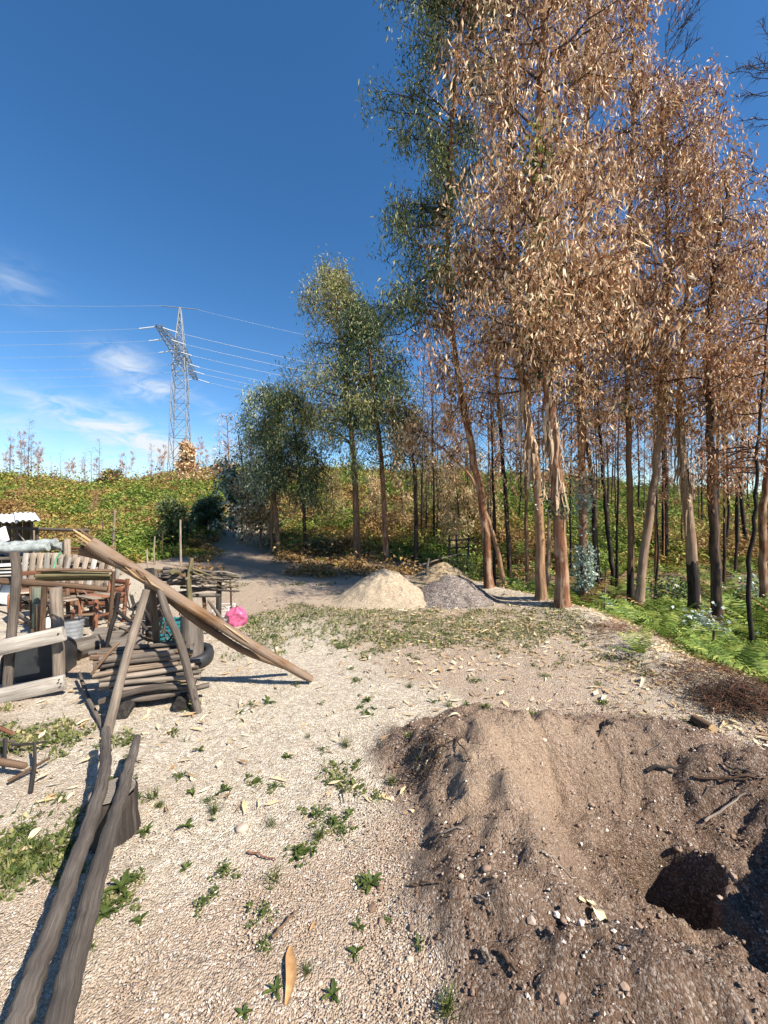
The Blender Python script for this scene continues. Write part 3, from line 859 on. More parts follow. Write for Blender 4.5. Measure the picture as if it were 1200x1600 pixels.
def build_big_trees():
    hang = dict(L=(0.06, 0.15), w=0.115, hang=1.25, spread=0.38)
    eucalypt('slender eucalyptus with green crown leaning out beyond the sand heap',
        [(765, 917, None), (755, 800, 0), (735, 690, 0), (712, 560, 0), (700, 420, 0), (705, 200, 0), (725, 20, 0), (740, -90, 0)], 0.085, 0.03, 'bark_red',
        [dict(n_limb=110, z0=0.46, z1=1.0, reach=lambda k: 1.4 - 0.5 * k, rise=0.75, sub=7, leaf_n=35, droop=0.6, leaf=('green', 'green', 'dkgreen'), lf=dict(L=(0.07, 0.15), w=0.105, hang=1.2, spread=0.4), bias=(-0.3, 0.0)),
         dict(n_limb=12, z0=0.28, z1=0.5, reach=lambda k: 0.9, rise=0.3, sub=6, leaf_n=32, droop=0.8, leaf=('dead', 'rust'), lf=hang)],
        shoots=[(0.66, 0.05, 0.18, 700, 'olive', (0.04, 0.08)), (0.58, 0.02, 0.16, 400, 'green2', (0.04, 0.08))])
    eucalypt('thin ivy-clad eucalyptus beside the slender green-crowned one',
        [(798, 908, None), (792, 800, 0), (783, 690, 0), (775, 560, 0), (772, 400, 0), (770, 200, 0), (778, 40, 0)], 0.075, 0.03, 'bark_dark',
        [dict(n_limb=34, z0=0.35, z1=1.0, reach=lambda k: 1.2 - 0.4 * k, rise=0.5, sub=7, leaf_n=32, droop=0.5, leaf=('dead', 'rust', 'green'), lf=hang)],
        shoots=[(0.30, 0.10, 0.07, 260, 'dkgreen', (0.03, 0.06)), (0.16, 0.05, 0.06, 120, 'olive', (0.03, 0.06))])
    eucalypt('tan eucalyptus with pale bark ribbons just before the thickest trunk',
        [(846, 936, None), (843, 840, 0), (838, 740, 0), (822, 640, 0.1), (808, 520, 0.2), (800, 380, 0.2), (797, 180, 0.2), (800, -40, 0.2), (804, -140, 0.2)], 0.085, 0.035, 'bark_tan',
        [dict(n_limb=76, z0=0.40, z1=1.0, reach=lambda k: 1.5 - 0.35 * k, rise=0.55, sub=7, leaf_n=35, droop=0.5, leaf=('dead', 'dead', 'rust'), lf=hang)], strip=(0.24, 0.48, 46),
        shoots=[(0.21, 0.03, 0.07, 90, 'silver', (0.03, 0.06))])
    eucalypt('thickest red-barked eucalyptus at the edge of the clearing',
        [(879, 946, None), (876, 850, 0), (870, 740, 0), (860, 640, 0), (846, 520, 0), (838, 400, 0), (842, 200, 0), (850, 0, 0), (856, -150, 0)], 0.105, 0.045, 'bark_red',
        [dict(n_limb=84, z0=0.40, z1=1.0, reach=lambda k: 1.65 - 0.5 * k, rise=0.6, sub=7, leaf_n=37, droop=0.5, leaf=('dead', 'dead', 'rust'), lf=hang)], strip=(0.22, 0.46, 50),
        shoots=[(0.19, 0.015, 0.08, 240, 'dkgreen', (0.04, 0.07)), (0.47, 0.03, 0.16, 600, 'dkgreen', (0.05, 0.09)), (0.54, 0.02, 0.15, 420, 'green2', (0.05, 0.09)), (0.62, 0.025, 0.17, 520, 'green', (0.05, 0.09)), (0.72, 0.03, 0.15, 400, 'green2', (0.05, 0.09))])
    eucalypt('eucalyptus wrapped in blue-grey shoots beside the thickest trunk',
        [(914, 950, None), (912, 860, 0), (909, 740, 0), (906, 620, 0), (905, 480, 0), (912, 300, 0), (922, 80, 0), (925, -120, 0)], 0.105, 0.045, 'bark_red',
        [dict(n_limb=84, z0=0.43, z1=1.0, reach=lambda k: 1.65 - 0.5 * k, rise=0.6, sub=7, leaf_n=37, droop=0.45, leaf=('dead', 'rust', 'dead'), lf=hang)],
        shoots=[(0.10, 0.045, 0.12, 1300, 'silver', (0.04, 0.085)), (0.25, 0.035, 0.11, 800, 'silver', (0.04, 0.08)), (0.17, 0.10, 0.08, 500, 'silver', (0.04, 0.07)), (0.42, 0.05, 0.17, 700, 'silver', (0.04, 0.08)), (0.44, 0.03, 0.11, 200, 'dkgreen', (0.05, 0.08))])
    eucalypt('upright tan eucalyptus sharing its foot with the leaning pale one',
        [(984, 955, None), (986, 850, 0), (984, 740, 0), (981, 620, 0), (980, 500, 0), (985, 320, 0), (990, 120, 0), (985, 10, 0)], 0.075, 0.03, 'bark_tan',
        [dict(n_limb=70, z0=0.47, z1=1.0, reach=lambda k: 1.45 - 0.65 * k, rise=0.6, sub=7, leaf_n=32, droop=0.45, leaf=('dead', 'rust'), lf=hang)], char=0.10,
        shoots=[(0.41, 0.015, 0.07, 200, 'green2', (0.04, 0.07))])
    eucalypt('pale eucalyptus leaning steeply out of the fern bank',
        [(996, 962, None), (1006, 870, 0), (1022, 760, 0), (1033, 650, 0), (1038, 560, 0.1), (1045, 420, 0.2), (1040, 260, 0.3), (1030, 170, 0.3)], 0.095, 0.03, 'bark_pale',
        [dict(n_limb=70, z0=0.49, z1=1.0, reach=lambda k: 1.7 - 0.8 * k, rise=0.45, sub=7, leaf_n=32, droop=0.5, leaf=('dead', 'rust'), lf=hang)], strip=(0.38, 0.55, 14),
        shoots=[(0.46, 0.03, 0.09, 420, 'green2', (0.05, 0.08)), (0.09, 0.012, 0.05, 36, 'green2', (0.03, 0.06))])
    eucalypt('eucalyptus with blackened foot and drooping tan bark among ferns',
        [(1087, 935, 8.4), (1080, 850, 0), (1068, 740, 0), (1063, 640, 0), (1070, 500, 0), (1085, 360, 0), (1085, 240, 0)], 0.115, 0.03, 'bark_pale',
        [dict(n_limb=46, z0=0.45, z1=1.0, reach=lambda k: 1.6 - 0.8 * k, rise=0.35, sub=7, leaf_n=32, droop=0.5, leaf=('dead', 'rust'), lf=hang)], strip=(0.27, 0.5, 50), char=0.13)
    eucalypt('dark scorched eucalyptus rising behind the blue-grey fern-bank bush',
        [(1122, 958, 7.4), (1118, 860, 0), (1112, 740, 0), (1107, 620, 0), (1108, 500, 0), (1122, 380, 0), (1138, 290, 0)], 0.095, 0.025, 'bark_dark',
        [dict(n_limb=36, z0=0.45, z1=1.0, reach=lambda k: 1.35 - 0.6 * k, rise=0.35, sub=7, leaf_n=31, droop=0.5, leaf=('rust', 'dead'), lf=hang)], strip=(0.40, 0.55, 12))
    eucalypt('bare crooked sapling stem among the nearest ferns',
        [(1178, 985, 6.2), (1168, 900, 0), (1180, 800, 0), (1185, 690, 0), (1196, 560, 0), (1200, 470, 0)], 0.035, 0.012, 'bark_burnt',
        [dict(n_limb=22, z0=0.47, z1=1.0, reach=lambda k: 0.9, rise=0.2, sub=5, leaf_n=15, droop=0.6, leaf=('rust',), lf=hang)])
    eucalypt('reddish eucalyptus at the edge of the view beyond the ferns',
        [(1195, 930, 9.0), (1192, 820, 0), (1202, 700, 0), (1210, 560, 0), (1205, 430, 0)], 0.09, 0.03, 'bark_red',
        [dict(n_limb=18, z0=0.39, z1=1.0, reach=lambda k: 1.2 - 0.5 * k, rise=0.2, sub=6, leaf_n=18, droop=0.5, leaf=('rust',), lf=hang)])
    # arching dead stem
    eucalypt('thin dead stem arching over towards the green eucalypts',
        [(792, 912, 8.6), (775, 850, 0), (755, 790, 0), (735, 745, 0), (690, 700, -0.2), (640, 668, -0.4)], 0.055, 0.014, 'bark_tan',
        [dict(n_limb=12, z0=0.7, z1=1.0, reach=lambda k: 0.55, rise=0.2, sub=5, leaf_n=18, droop=0.9, leaf=('dead',), lf=hang)])
    # second trunks behind
    for (pts, r0, bk, lab) in [
        ([(826, 925, 9.4), (822, 800, 0), (826, 640, 0), (835, 450, 0)], 0.05, 'bark_tan', 'thin tan stem standing just behind the tan ribboned eucalyptus'),
        ([(855, 935, 8.2), (858, 820, 0), (862, 700, 0), (880, 540, 0)], 0.04, 'bark_pale', 'pale thin stem squeezed between tan and thickest trunks'),
        ([(935, 905, 11.), (925, 760, 0), (905, 600, 0), (885, 420, 0)], 0.085, 'bark_dark', 'dark second trunk behind the shoot-wrapped eucalyptus'),
        ([(960, 905, 12.), (945, 780, 0), (935, 640, 0), (930, 500, 0)], 0.07, 'bark_burnt', 'blackened stem in the gap past the shoot-wrapped eucalyptus')]:
        eucalypt(lab, pts, r0, 0.025, bk, [dict(n_limb=22, z0=0.5, z1=1.0, reach=lambda k: 1.0, rise=0.5, sub=6, leaf_n=18, droop=0.6, leaf=('rust', 'dead'), lf=hang)])
build_big_trees()

# ------------------------------------------------------------------ green eucalypts in the middle distance
def build_mid_trees():
    gl = dict(L=(0.08, 0.17), w=0.115, hang=1.1, spread=0.45)
    g = 'green eucalypts beyond the clearing'
    eucalypt('tallest green eucalyptus standing beyond the sand heap',
        [(558, 872, 13.4), (556, 780, 0), (550, 690, 0), (540, 600, 0), (530, 520, 0), (516, 420, 0)], 0.13, 0.03, 'bark_tan',
        [dict(n_limb=84, z0=0.38, z1=1.0, reach=lambda k: 2.3 * (1 - k) ** 0.62 + 0.32, rise=0.38, sub=7, leaf_n=37, droop=0.5, leaf=('green', 'green', 'olive', 'green'), lf=gl, spray=0.22)], group=g)
    eucalypt('dark-crowned eucalyptus next to the tallest green one',
        [(604, 872, 12.6), (600, 790, 0), (595, 710, 0), (585, 620, 0), (575, 540, 0), (566, 482, 0)], 0.10, 0.03, 'bark_red',
        [dict(n_limb=72, z0=0.34, z1=1.0, reach=lambda k: 1.55 * (1 - k) ** 0.55 + 0.28, rise=0.25, sub=7, leaf_n=37, droop=0.7, leaf=('green', 'dkgreen', 'dkgreen'), lf=gl, spray=0.22)], group=g)
    eucalypt('grey-green eucalyptus at the track side of the group',
        [(436, 862, 14.6), (430, 790, 0), (424, 730, 0), (415, 670, 0), (407, 606, 0)], 0.085, 0.025, 'bark_tan',
        [dict(n_limb=50, z0=0.34, z1=1.0, reach=lambda k: 1.25 * (1 - k) ** 0.55 + 0.32, rise=0.3, sub=7, leaf_n=33, droop=0.6, leaf=('green', 'silver', 'dkgreen'), lf=gl, spray=0.2)], group=g)
    eucalypt('low dark leafy eucalyptus between grey-green and tallest ones',
        [(478, 865, 14.0), (474, 790, 0), (466, 720, 0), (458, 650, 0), (450, 610, 0)], 0.07, 0.025, 'bark_dark',
        [dict(n_limb=58, z0=0.26, z1=1.0, reach=lambda k: 1.15 * (1 - k) ** 0.45 + 0.32, rise=0.25, sub=7, leaf_n=37, droop=0.8, leaf=('dkgreen', 'dkgreen', 'green'), lf=gl, spray=0.2)], group=g)
    eucalypt('slim second stem of the grey-green eucalyptus by the track',
        [(425, 860, 15.0), (424, 790, 0), (418, 720, 0), (396, 640, 0)], 0.06, 0.02, 'bark_tan',
        [dict(n_limb=24, z0=0.45, z1=1.0, reach=lambda k: 0.8, rise=0.5, sub=6, leaf_n=39, droop=0.6, leaf=('green', 'silver'), lf=gl)], group=g)
    eucalypt('eucalyptus with tan dead leaves beside the dark-crowned one',
        [(650, 893, 11.6), (650, 820, 0), (648, 740, 0), (640, 680, 0), (632, 630, 0)], 0.08, 0.02, 'bark_dark',
        [dict(n_limb=22, z0=0.55, z1=1.0, reach=lambda k: 0.75 - 0.3 * k, rise=0.4, sub=6, leaf_n=30, droop=0.8, leaf=('dead', 'olive', 'dkgreen'), lf=gl)], group=g)
    eucalypt('bushy young eucalyptus with silvery juvenile leaves beside the track',
        [(378, 848, 17.), (378, 790, 0), (380, 740, 0), (372, 680, 0)], 0.05, 0.02, 'bark_dark',
        [dict(n_limb=30, z0=0.15, z1=0.75, reach=lambda k: 1.0, rise=0.4, sub=6, leaf_n=17, droop=0.5, leaf=('silver', 'dkgreen'), lf=dict(L=(0.14, 0.24), w=0.24, hang=0.6, spread=0.8)),
         dict(n_limb=10, z0=0.7, z1=1.0, reach=lambda k: 0.7, rise=0.8, sub=5, leaf_n=7, droop=0.3, leaf=('dead', 'green'), lf=gl)], group=g)
    eucalypt('bare thin tree with few leaves rising over the silvery bush',
        [(362, 845, 19.), (360, 760, 0), (357, 700, 0), (354, 650, 0)], 0.05, 0.015, 'bark_tan',
        [dict(n_limb=22, z0=0.5, z1=1.0, reach=lambda k: 0.9 - 0.4 * k, rise=0.9, sub=4, leaf_n=4, droop=0.2, leaf=('dead',), lf=gl)], group=g)
    eucalypt('yellowing leafy sapling between track and grey-green eucalyptus',
        [(408, 858, 16.), (406, 810, 0), (402, 770, 0), (400, 735, 0)], 0.05, 0.02, 'bark_tan',
        [dict(n_limb=34, z0=0.1, z1=1.0, reach=lambda k: 0.95, rise=0.4, sub=6, leaf_n=17, droop=0.5, leaf=('olive', 'dead'), lf=dict(L=(0.12, 0.22), w=0.2, hang=0.7, spread=0.8))], group=g)
    # rust-leaved saplings scattered between
    spots = [(682, 878, 16, 690, 'dead'), (715, 885, 14, 740, 'dead'), (690, 880, 18, 720, 'dead'), (740, 880, 17, 690, 'dead'), (628, 870, 18, 750, 'dead'), (520, 862, 19, 740, 'olive'), (660, 880, 20, 740, 'olive'), (705, 885, 21, 700, 'rust'), (585, 865, 19, 735, 'dead'), (765, 885, 17, 660, 'dead')]
    wh = ['rust-leaved sapling behind the arching stem', 'tan-leaved sapling close behind the dark soil heap', 'dense tan sapling in the scrub past the heaps', 'tall rust sapling beside the slender green-crowned eucalyptus', 'tan sapling between dark-crowned tree and tan-leaved tree', 'yellow sapling in the shade of the tallest green eucalyptus', 'yellow sapling deep in the scrub past the heaps', 'rust sapling showing its top above the arching stem', 'small tan sapling seen between the two tallest green eucalypts', 'tan sapling crowded behind the slender green-crowned eucalyptus']
    for (px, py, d, top, lf), w in zip(spots, wh):
        m2 = 'olive' if lf != 'rust' else 'dead'
        eucalypt(w, [(px, py, d), (px + 2, (py + top) / 2, 0), (px - 3, top, 0)], 0.045, 0.015, 'bark_dark',
            [dict(n_limb=18, z0=0.25, z1=1.0, reach=lambda k: 0.7 - 0.35 * k, rise=0.5, sub=5, leaf_n=30, droop=0.6, leaf=(lf, m2), lf=gl)], group='dead-leaved saplings in the scrub')
build_mid_trees()

# ------------------------------------------------------------------ burnt poles: thin trunks crowding the wood and the ridge
def burnt_proto(h, leafy, bark, seed, nl=20, nsub=6):
    root = empty('burnt_tree', (0, 0, 0), 'thin burnt eucalyptus pole', 'tree')
    bend = rng.normal(0, 0.25, 2)
    pts = np.array([[0, 0, -0.3], [bend[0] * .3, 0, h * .3], [bend[0] * .2, bend[1] * .5, h * .65], [bend[0], bend[1], h]])
    P = trunk_path(pts, 12, 0.03)
    mb = MB(); tube(mb, P, np.linspace(0.062, 0.004, 12) * (h / 9) ** 0.5, 7, rough=0.12)
    mb.build('trunk', M[bark], root)
    wood, A = grow(P, n_limb=nl, z0=0.40, z1=1.0, reach=lambda k: 1.1 - 0.5 * k, rise=1.1, sub=nsub, leaf_n=leafy, droop=0.15, rb=0.010)
    tag(wood.build('limbs', M['twig'], root), kind='stuff')
    if leafy:
        lm = MB(); leaves(lm, A, L=(0.13, 0.24), w=0.15)
        tag(lm.build('crown', M['rust'], root), kind='stuff')
    return root

def build_burnt():
    protos = [burnt_proto(9, 0, 'bark_burnt', 1), burnt_proto(10, 3, 'bark_dark', 2), burnt_proto(8, 7, 'bark_dark', 3), burnt_proto(11, 0, 'bark_burnt', 4, 46, 14), burnt_proto(9, 12, 'bark_red', 5)]
    used = set()
    def place(i, x, y, s, label, group):
        p = protos[i]
        loc = (x, y, hz(x, y))
        rz = random.uniform(0, 6.28)
        if i not in used:
            used.add(i); o = p
            o.location = loc; o.rotation_euler = (0, 0, rz); o.scale = (s, s, s * random.uniform(0.9, 1.1)); o['label'] = label
        else:
            o = copy_tree(p, loc, rz, (s, s, s * random.uniform(0.9, 1.1)), label)
        o['group'] = group
    gr, lab = 'burnt poles in the wood', 'thin scorched pole crowded in the burnt wood behind the bank'
    n = 0
    pts = []
    while n < 135:
        u = random.uniform(0.09, 1.45); d = random.uniform(10.5, 36)
        if d < 14 and u < 0.25: continue
        x = u * d
        if any((x - a) ** 2 + (d - b) ** 2 < 0.5 for a, b in pts): continue
        pts.append((x, d))
        i = random.choices(range(5), (4, 4, 3, 4, 2))[0]
        s = random.uniform(0.45, 0.95)
        px = 600 + u * F
        wh = 'behind the heaps and slender trunk' if px < 770 else 'behind the tan and thickest trunks' if px < 890 else 'behind the shoot-wrapped trunk' if px < 975 else 'behind the leaning pale trunk' if px < 1060 else 'past the trunk with blackened foot' if px < 1115 else 'beyond the ferns at the picture edge'
        lab = ['bare thin black pole', 'thin scorched pole with few leaves', 'thin scorched pole with rusty leaves', 'bare twiggy black pole', 'reddish pole with rust crown'][i] + (', close by, ' if d < 20 else ', far off, ') + wh
        place(i, x, d, s, lab, gr); n += 1
    # poles up the open slope
    for _ in range(46):
        u = random.uniform(-1.05, 0.1); fo, D = float(np.interp(u, _u, _Fo)), float(np.interp(u, _u, _D))
        d = fo + (D - fo) * random.uniform(0.08, 0.8); x = u * d
        if abs(x + 0.36 * d) < 1.5: continue
        place(random.choice((0, 1, 2, 0)), x, d, random.uniform(0.10, 0.26), 'spindly ' + 'scorched sapling on the open bracken slope ' + ('above the shelter' if u < -0.8 else 'between shelter and track' if u < -0.45 else 'beyond the green eucalypts'), 'saplings on the bracken slope')
    # tall bare crowns against the sky
    for (px, d, s, i, l) in [(1040, 15, 1.75, 3, 'tall bare black tree whose twiggy top shows above the rust crowns'), (1215, 10.5, 1.45, 3, 'bare black-twigged tree reaching in at the upper corner'), (1165, 16, 1.35, 0, 'bare tall burnt tree behind the dark scorched eucalyptus'), (1120, 20, 1.55, 3, 'far bare burnt tree towering over the burnt wood')]:
        place(i, (px - 600) / F * d, d, s, l, 'bare burnt trees over the wood')
    # ridge line
    gr = 'small burnt trees on the ridge'
    for k in range(86):
        px = random.uniform(-60, 470) if k < 66 else random.uniform(470, 760)
        u = (px - 600) / F
        d = float(np.interp(u, _u, _D)) * random.uniform(0.80, 1.02)
        i = random.choices(range(5), (4, 3, 4, 2, 2))[0]
        place(i, u * d, d, random.uniform(0.24, 0.60), ['small bare black tree', 'small nearly leafless tree', 'small rust-leaved tree', 'small twiggy black tree', 'small rust-crowned tree'][i] + ' on the ridge ' + ('above the shelter' if px < 110 else 'between shelter and pylon' if px < 250 else 'around the pylon foot' if px < 330 else 'beside the silvery bush' if px < 470 else 'seen through the green eucalypts'), gr)
    for (px, d, s, i, l) in [(40, 43, 0.66, 2, 'largest rust-leaved tree on the ridge above the shelter'), (142, 48, 0.62, 0, 'tall bare black tree on the ridge beyond the log tripod')]:
        place(i, (px - 600) / F * d, d, s, l, 'small burnt trees on the ridge')
build_burnt()
for (pts, r0, lf, lab) in [
    ([(296, 770, 40), (294, 740, 0), (292, 695, 0)], 0.10, ('dead',), 'tan-leaved cone-shaped tree standing before the pylon'),
    ([(178, 772, 46), (177, 755, 0), (176, 738, 0)], 0.10, ('dkgreen', 'dkgreen', 'rust'), 'dark rounded bush breaking the ridge line'),
    ([(268, 845, 15), (270, 815, 0), (268, 785, 0)], 0.05, ('dkgreen', 'green'), 'round dark green shrub at the foot of the slope'),
    ([(323, 845, 18), (322, 815, 0), (322, 782, 0)], 0.05, ('dkgreen',), 'little mushroom-shaped dark tree beside the track'),
    ([(345, 760, 48), (345, 745, 0), (346, 730, 0)], 0.1, ('rust', 'olive'), 'rusty scrub tree on the crest near the pylon'),
    ([(250, 775, 40), (250, 760, 0), (250, 748, 0)], 0.1, ('green', 'rust'), 'mixed green scrub tree on the crest below the pylon')]:
    d = pts[0][2]; big = d > 25
    low = 0.5 if 'mushroom' in lab else 0.12
    wide = {'round dark': 0.75, 'dark rounded': 2.0, 'rusty scrub': 2.4, 'mixed green': 2.2}.get(' '.join(lab.split()[:2]), None)
    rc = (lambda k, w=wide: w * (1 - 0.5 * k)) if wide else ((lambda k: 0.85 - 0.3 * k) if not big else (lambda k: 1.5 * (1 - k) + 0.35))
    eucalypt(lab, pts, r0, 0.02, 'bark_dark', [dict(n_limb=34, z0=low, z1=1.0, reach=rc, rise=0.35, sub=6, leaf_n=30, droop=0.4, spray=0.2 if big else 0.12, leaf=lf, lf=dict(L=(0.2, 0.42) if big else (0.10, 0.18), w=0.2, hang=0.7, spread=0.8))], group='single shrubs of the hillside', name='shrub' if wide else 'tree')

# ------------------------------------------------------------------ bracken: hillside mass, fern bank
def frond(mb, base, az, L, lean, n=12, w=0.30, m=0, curl=0.6):
    k = np.linspace(0, 1, n)
    o = np.array([math.cos(az), math.sin(az), 0]); s = np.array([-o[1], o[0], 0])
    ang = lean + curl * k * 1.1
    step = L / (n - 1)
    P = [np.array(base, float)]
    for i in range(1, n):
        P.append(P[-1] + step * (o * math.sin(ang[i]) + np.array([0, 0, 1.0]) * math.cos(ang[i])))
    P = np.array(P)
    V, f = [], []
    for i in range(2, n):
        t = P[i] - P[i - 1]
        pw = L * w * math.sin(math.pi * min(1, (1 - k[i]) * 0.9 + 0.1)) ** 0.8 * (1 - 0.25 * k[i])
        for sg in (-1, 1):
            j = len(V)
            dr = np.array([0, 0, pw * random.uniform(0.05, 0.45)])
            V += [P[i] - t * 0.20, P[i] + t * 0.20, P[i] + s * sg * pw * 0.55 + t * 0.75 + t * 0.22 - dr * .4, P[i] + s * sg * pw * 0.5 + t * 0.35 - dr * .4, P[i] + s * sg * pw + t * 1.1 - dr]
            f += [(j, j + 1, j + 2), (j, j + 2, j + 3), (j + 3, j + 2, j + 4)]
    j = len(V)
    V += [P[0] + s * 0.004, P[0] - s * 0.004, P[n // 2]]; f.append((j, j + 1, j + 2))
    mb.add(V, f, m=m)

def fern_plant(n_fr, L, lean=(0.35, 1.0)):
    mb = MB()
    for i in range(n_fr):
        frond(mb, (rng.normal(0, .03), rng.normal(0, .03), -0.02), i / n_fr * 6.28 + rng.normal(0, .3), L * rng.uniform(0.7, 1.15), rng.uniform(*lean), n=rng.integers(15, 19))
    return mb

def build_bracken():
    # individual ferns nearest the camera on the bank
    protos = [fern_plant(9, 0.62), fern_plant(8, 0.55), fern_plant(10, 0.7)]
    meshes = [p.mesh('fern', M['fern']) for p in protos]
    meshes_b = [fern_plant(8, 0.5, (0.7, 1.3)).mesh('fern', M['fernbrown'])]
    n, pts, tries = 0, [], 0
    while n < 120 and tries < 6000:
        tries += 1
        d = random.uniform(3.0, 8.6); u = random.uniform(0.62, 1.25)
        x = u * d
        xe = float(np.interp(d, _ey, _ex))
        if x < xe + 0.45 or any((x - a) ** 2 + (d - b) ** 2 < 0.05 for a, b in pts): continue
        pts.append((x, d))
        o = bpy.data.objects.new('fern', random.choice(meshes))
        o.location = (x, d, hz(x, d)); o.rotation_euler = (random.uniform(-.15, .15), random.uniform(-.15, .15), random.uniform(0, 6.28))
        s = random.uniform(0.7, 1.15); o.scale = (s, s, s)
        wh = 'along the crest of the bank' if x < xe + 0.9 else 'beside the crooked sapling stem' if u > 0.93 and d > 5 else 'near the dead bracken litter' if d < 5 else 'around the blue-grey bush' if u > 0.75 else 'below the leaning pale trunk'
        link(o); tag(o, 'bright green bracken fern ' + wh, 'fern', 'green ferns on the bank'); n += 1
    o = bpy.data.objects.new('fern', meshes[1]); p = G(997, 1022); o.location = p; o.scale = (.62,) * 3; link(o)
    tag(o, 'lone small fern on the bare crest of the bank', 'fern', 'green ferns on the bank')
    # mass further in the wood
    mb, mb2 = MB(), MB()
    cnt = 0
    while cnt < 420:
        d = random.uniform(6.5, 20); u = random.uniform(0.28, 1.5); x = u * d
        xe = float(np.interp(d, _ey, _ex))
        if x < xe + 0.5: continue
        z = hz(x, d); cnt += 1
        nf = 6 if d < 12 else 5
        for i in range(nf):
            frond(mb if random.random() < 0.85 else mb2, (x, d, z), i / nf * 6.28 + random.random(), random.uniform(0.4, 0.75), random.uniform(0.3, 1.0), n=12 if d < 12 else 9)
    tag(mb.build('ferns_of_the_wood', M['fern']), 'green bracken covering the floor of the burnt wood', 'bracken', kind='stuff')
    tag(mb2.build('dead_ferns_of_the_wood', M['fernbrown']), 'brown dead bracken scattered in the burnt wood', 'bracken', kind='stuff')
    # hillside mass: every plant a low dome of leaflets
    N = 13000
    d = 10.5 * (58 / 10.5) ** rng.random(N)
    u = rng.uniform(-1.3, 1.2, N)
    x = u * d
    fo, D = np.interp(u, _u, _Fo), np.interp(u, _u, _D)
    ok = (d > fo - 0.6 + 1.2 * fbm(x * .5, d * .5, 91, 2)) & (d < D * 1.03)
    ok &= ~((np.abs(x + 0.36 * d) < 0.9 + 0.02 * d) & (d < 27))        # the track keeps clear
    x, d, u, fo, D = x[ok], d[ok], u[ok], fo[ok], D[ok]
    ex = rng.uniform(-0.5, 0.22, 420); ed = rng.uniform(9.4, 15.5, 420); exx = ex * ed        # thin scrub creeping on to the clearing
    kp = (np.abs(exx + 0.36 * ed) > 1.1) & (vnoise(exx * 0.7, ed * 0.7, 44) > 0.45)
    x, d, u = np.concatenate([x, exx[kp]]), np.concatenate([d, ed[kp]]), np.concatenate([u, ex[kp]])
    fo, D = np.interp(u, _u, _Fo), np.interp(u, _u, _D)
    t = (d - fo) / (D - fo)
    v = fbm(x * 0.40, d * 0.26, 95, 4, 0.6) * 1.55 + rng.normal(0, 0.13, len(x)) + 0.50 * np.clip(t * 2.6, 0, 1) - 0.37 - 0.30 * (t > 0.86) + 0.16 * (u > 0.12)
    z = H(x, d)
    size = (0.25 + 0.008 * d) * rng.uniform(0.6, 1.3, len(x)) * (1 + 1.5 * (rng.random(len(x)) < 0.10)) * np.where(t < 0, 0.6, 0.75 + 0.6 * vnoise(x * 0.45, d * 0.3, 98))
    bald = vnoise(x * 0.6, d * 0.4, 99) > 0.70
    size[bald] *= 0.35
    for cls, mt, nm, lb in ((v > 0.08, 'fern', 'hillside_bracken', 'bright green bracken spread over the hillside'), (v < -0.10, 'fernbrown', 'dead_hillside_bracken', 'rust brown dead bracken over the foot of the hillside'),
                            ((v <= 0.08) & (v >= -0.10), 'fernyellow', 'yellowing_hillside_bracken', 'yellowing bracken mixed through the hillside')):
        q = 52
        X, Y, Z, S = (np.repeat(a[cls], q) for a in (x, d, z, size))
        n = len(X)
        a = rng.uniform(0, 6.283, n); rr = np.sqrt(rng.random(n)) * S * 1.2
        P = np.stack([X + np.cos(a) * rr, Y + np.sin(a) * rr, Z - 0.03 + S * 1.25 * (1 - 0.55 * (rr / (S * 1.2)) ** 2) * rng.uniform(0.35, 1.05, n)], -1)
        L = (0.05 + 0.0042 * Y) * rng.uniform(0.6, 1.4, n)
        tt = unit(np.stack([np.cos(a), np.sin(a), rng.normal(-0.1, 0.45, n)], -1) + rng.normal(0, 0.35, (n, 3)))
        ss = unit(np.cross(tt, rng.normal(0, 1, (n, 3)) + [0, 0, 1.6]))
        V = np.stack([P + ss * (L * .30)[:, None], P - ss * (L * .30)[:, None], P + tt * L[:, None]], 1)
        mb = MB(); mb.add(V.reshape(-1, 3), np.arange(n * 3).reshape(-1, 3))
        tag(mb.build(nm, M[mt]), lb, 'bracken', kind='stuff')
build_bracken()
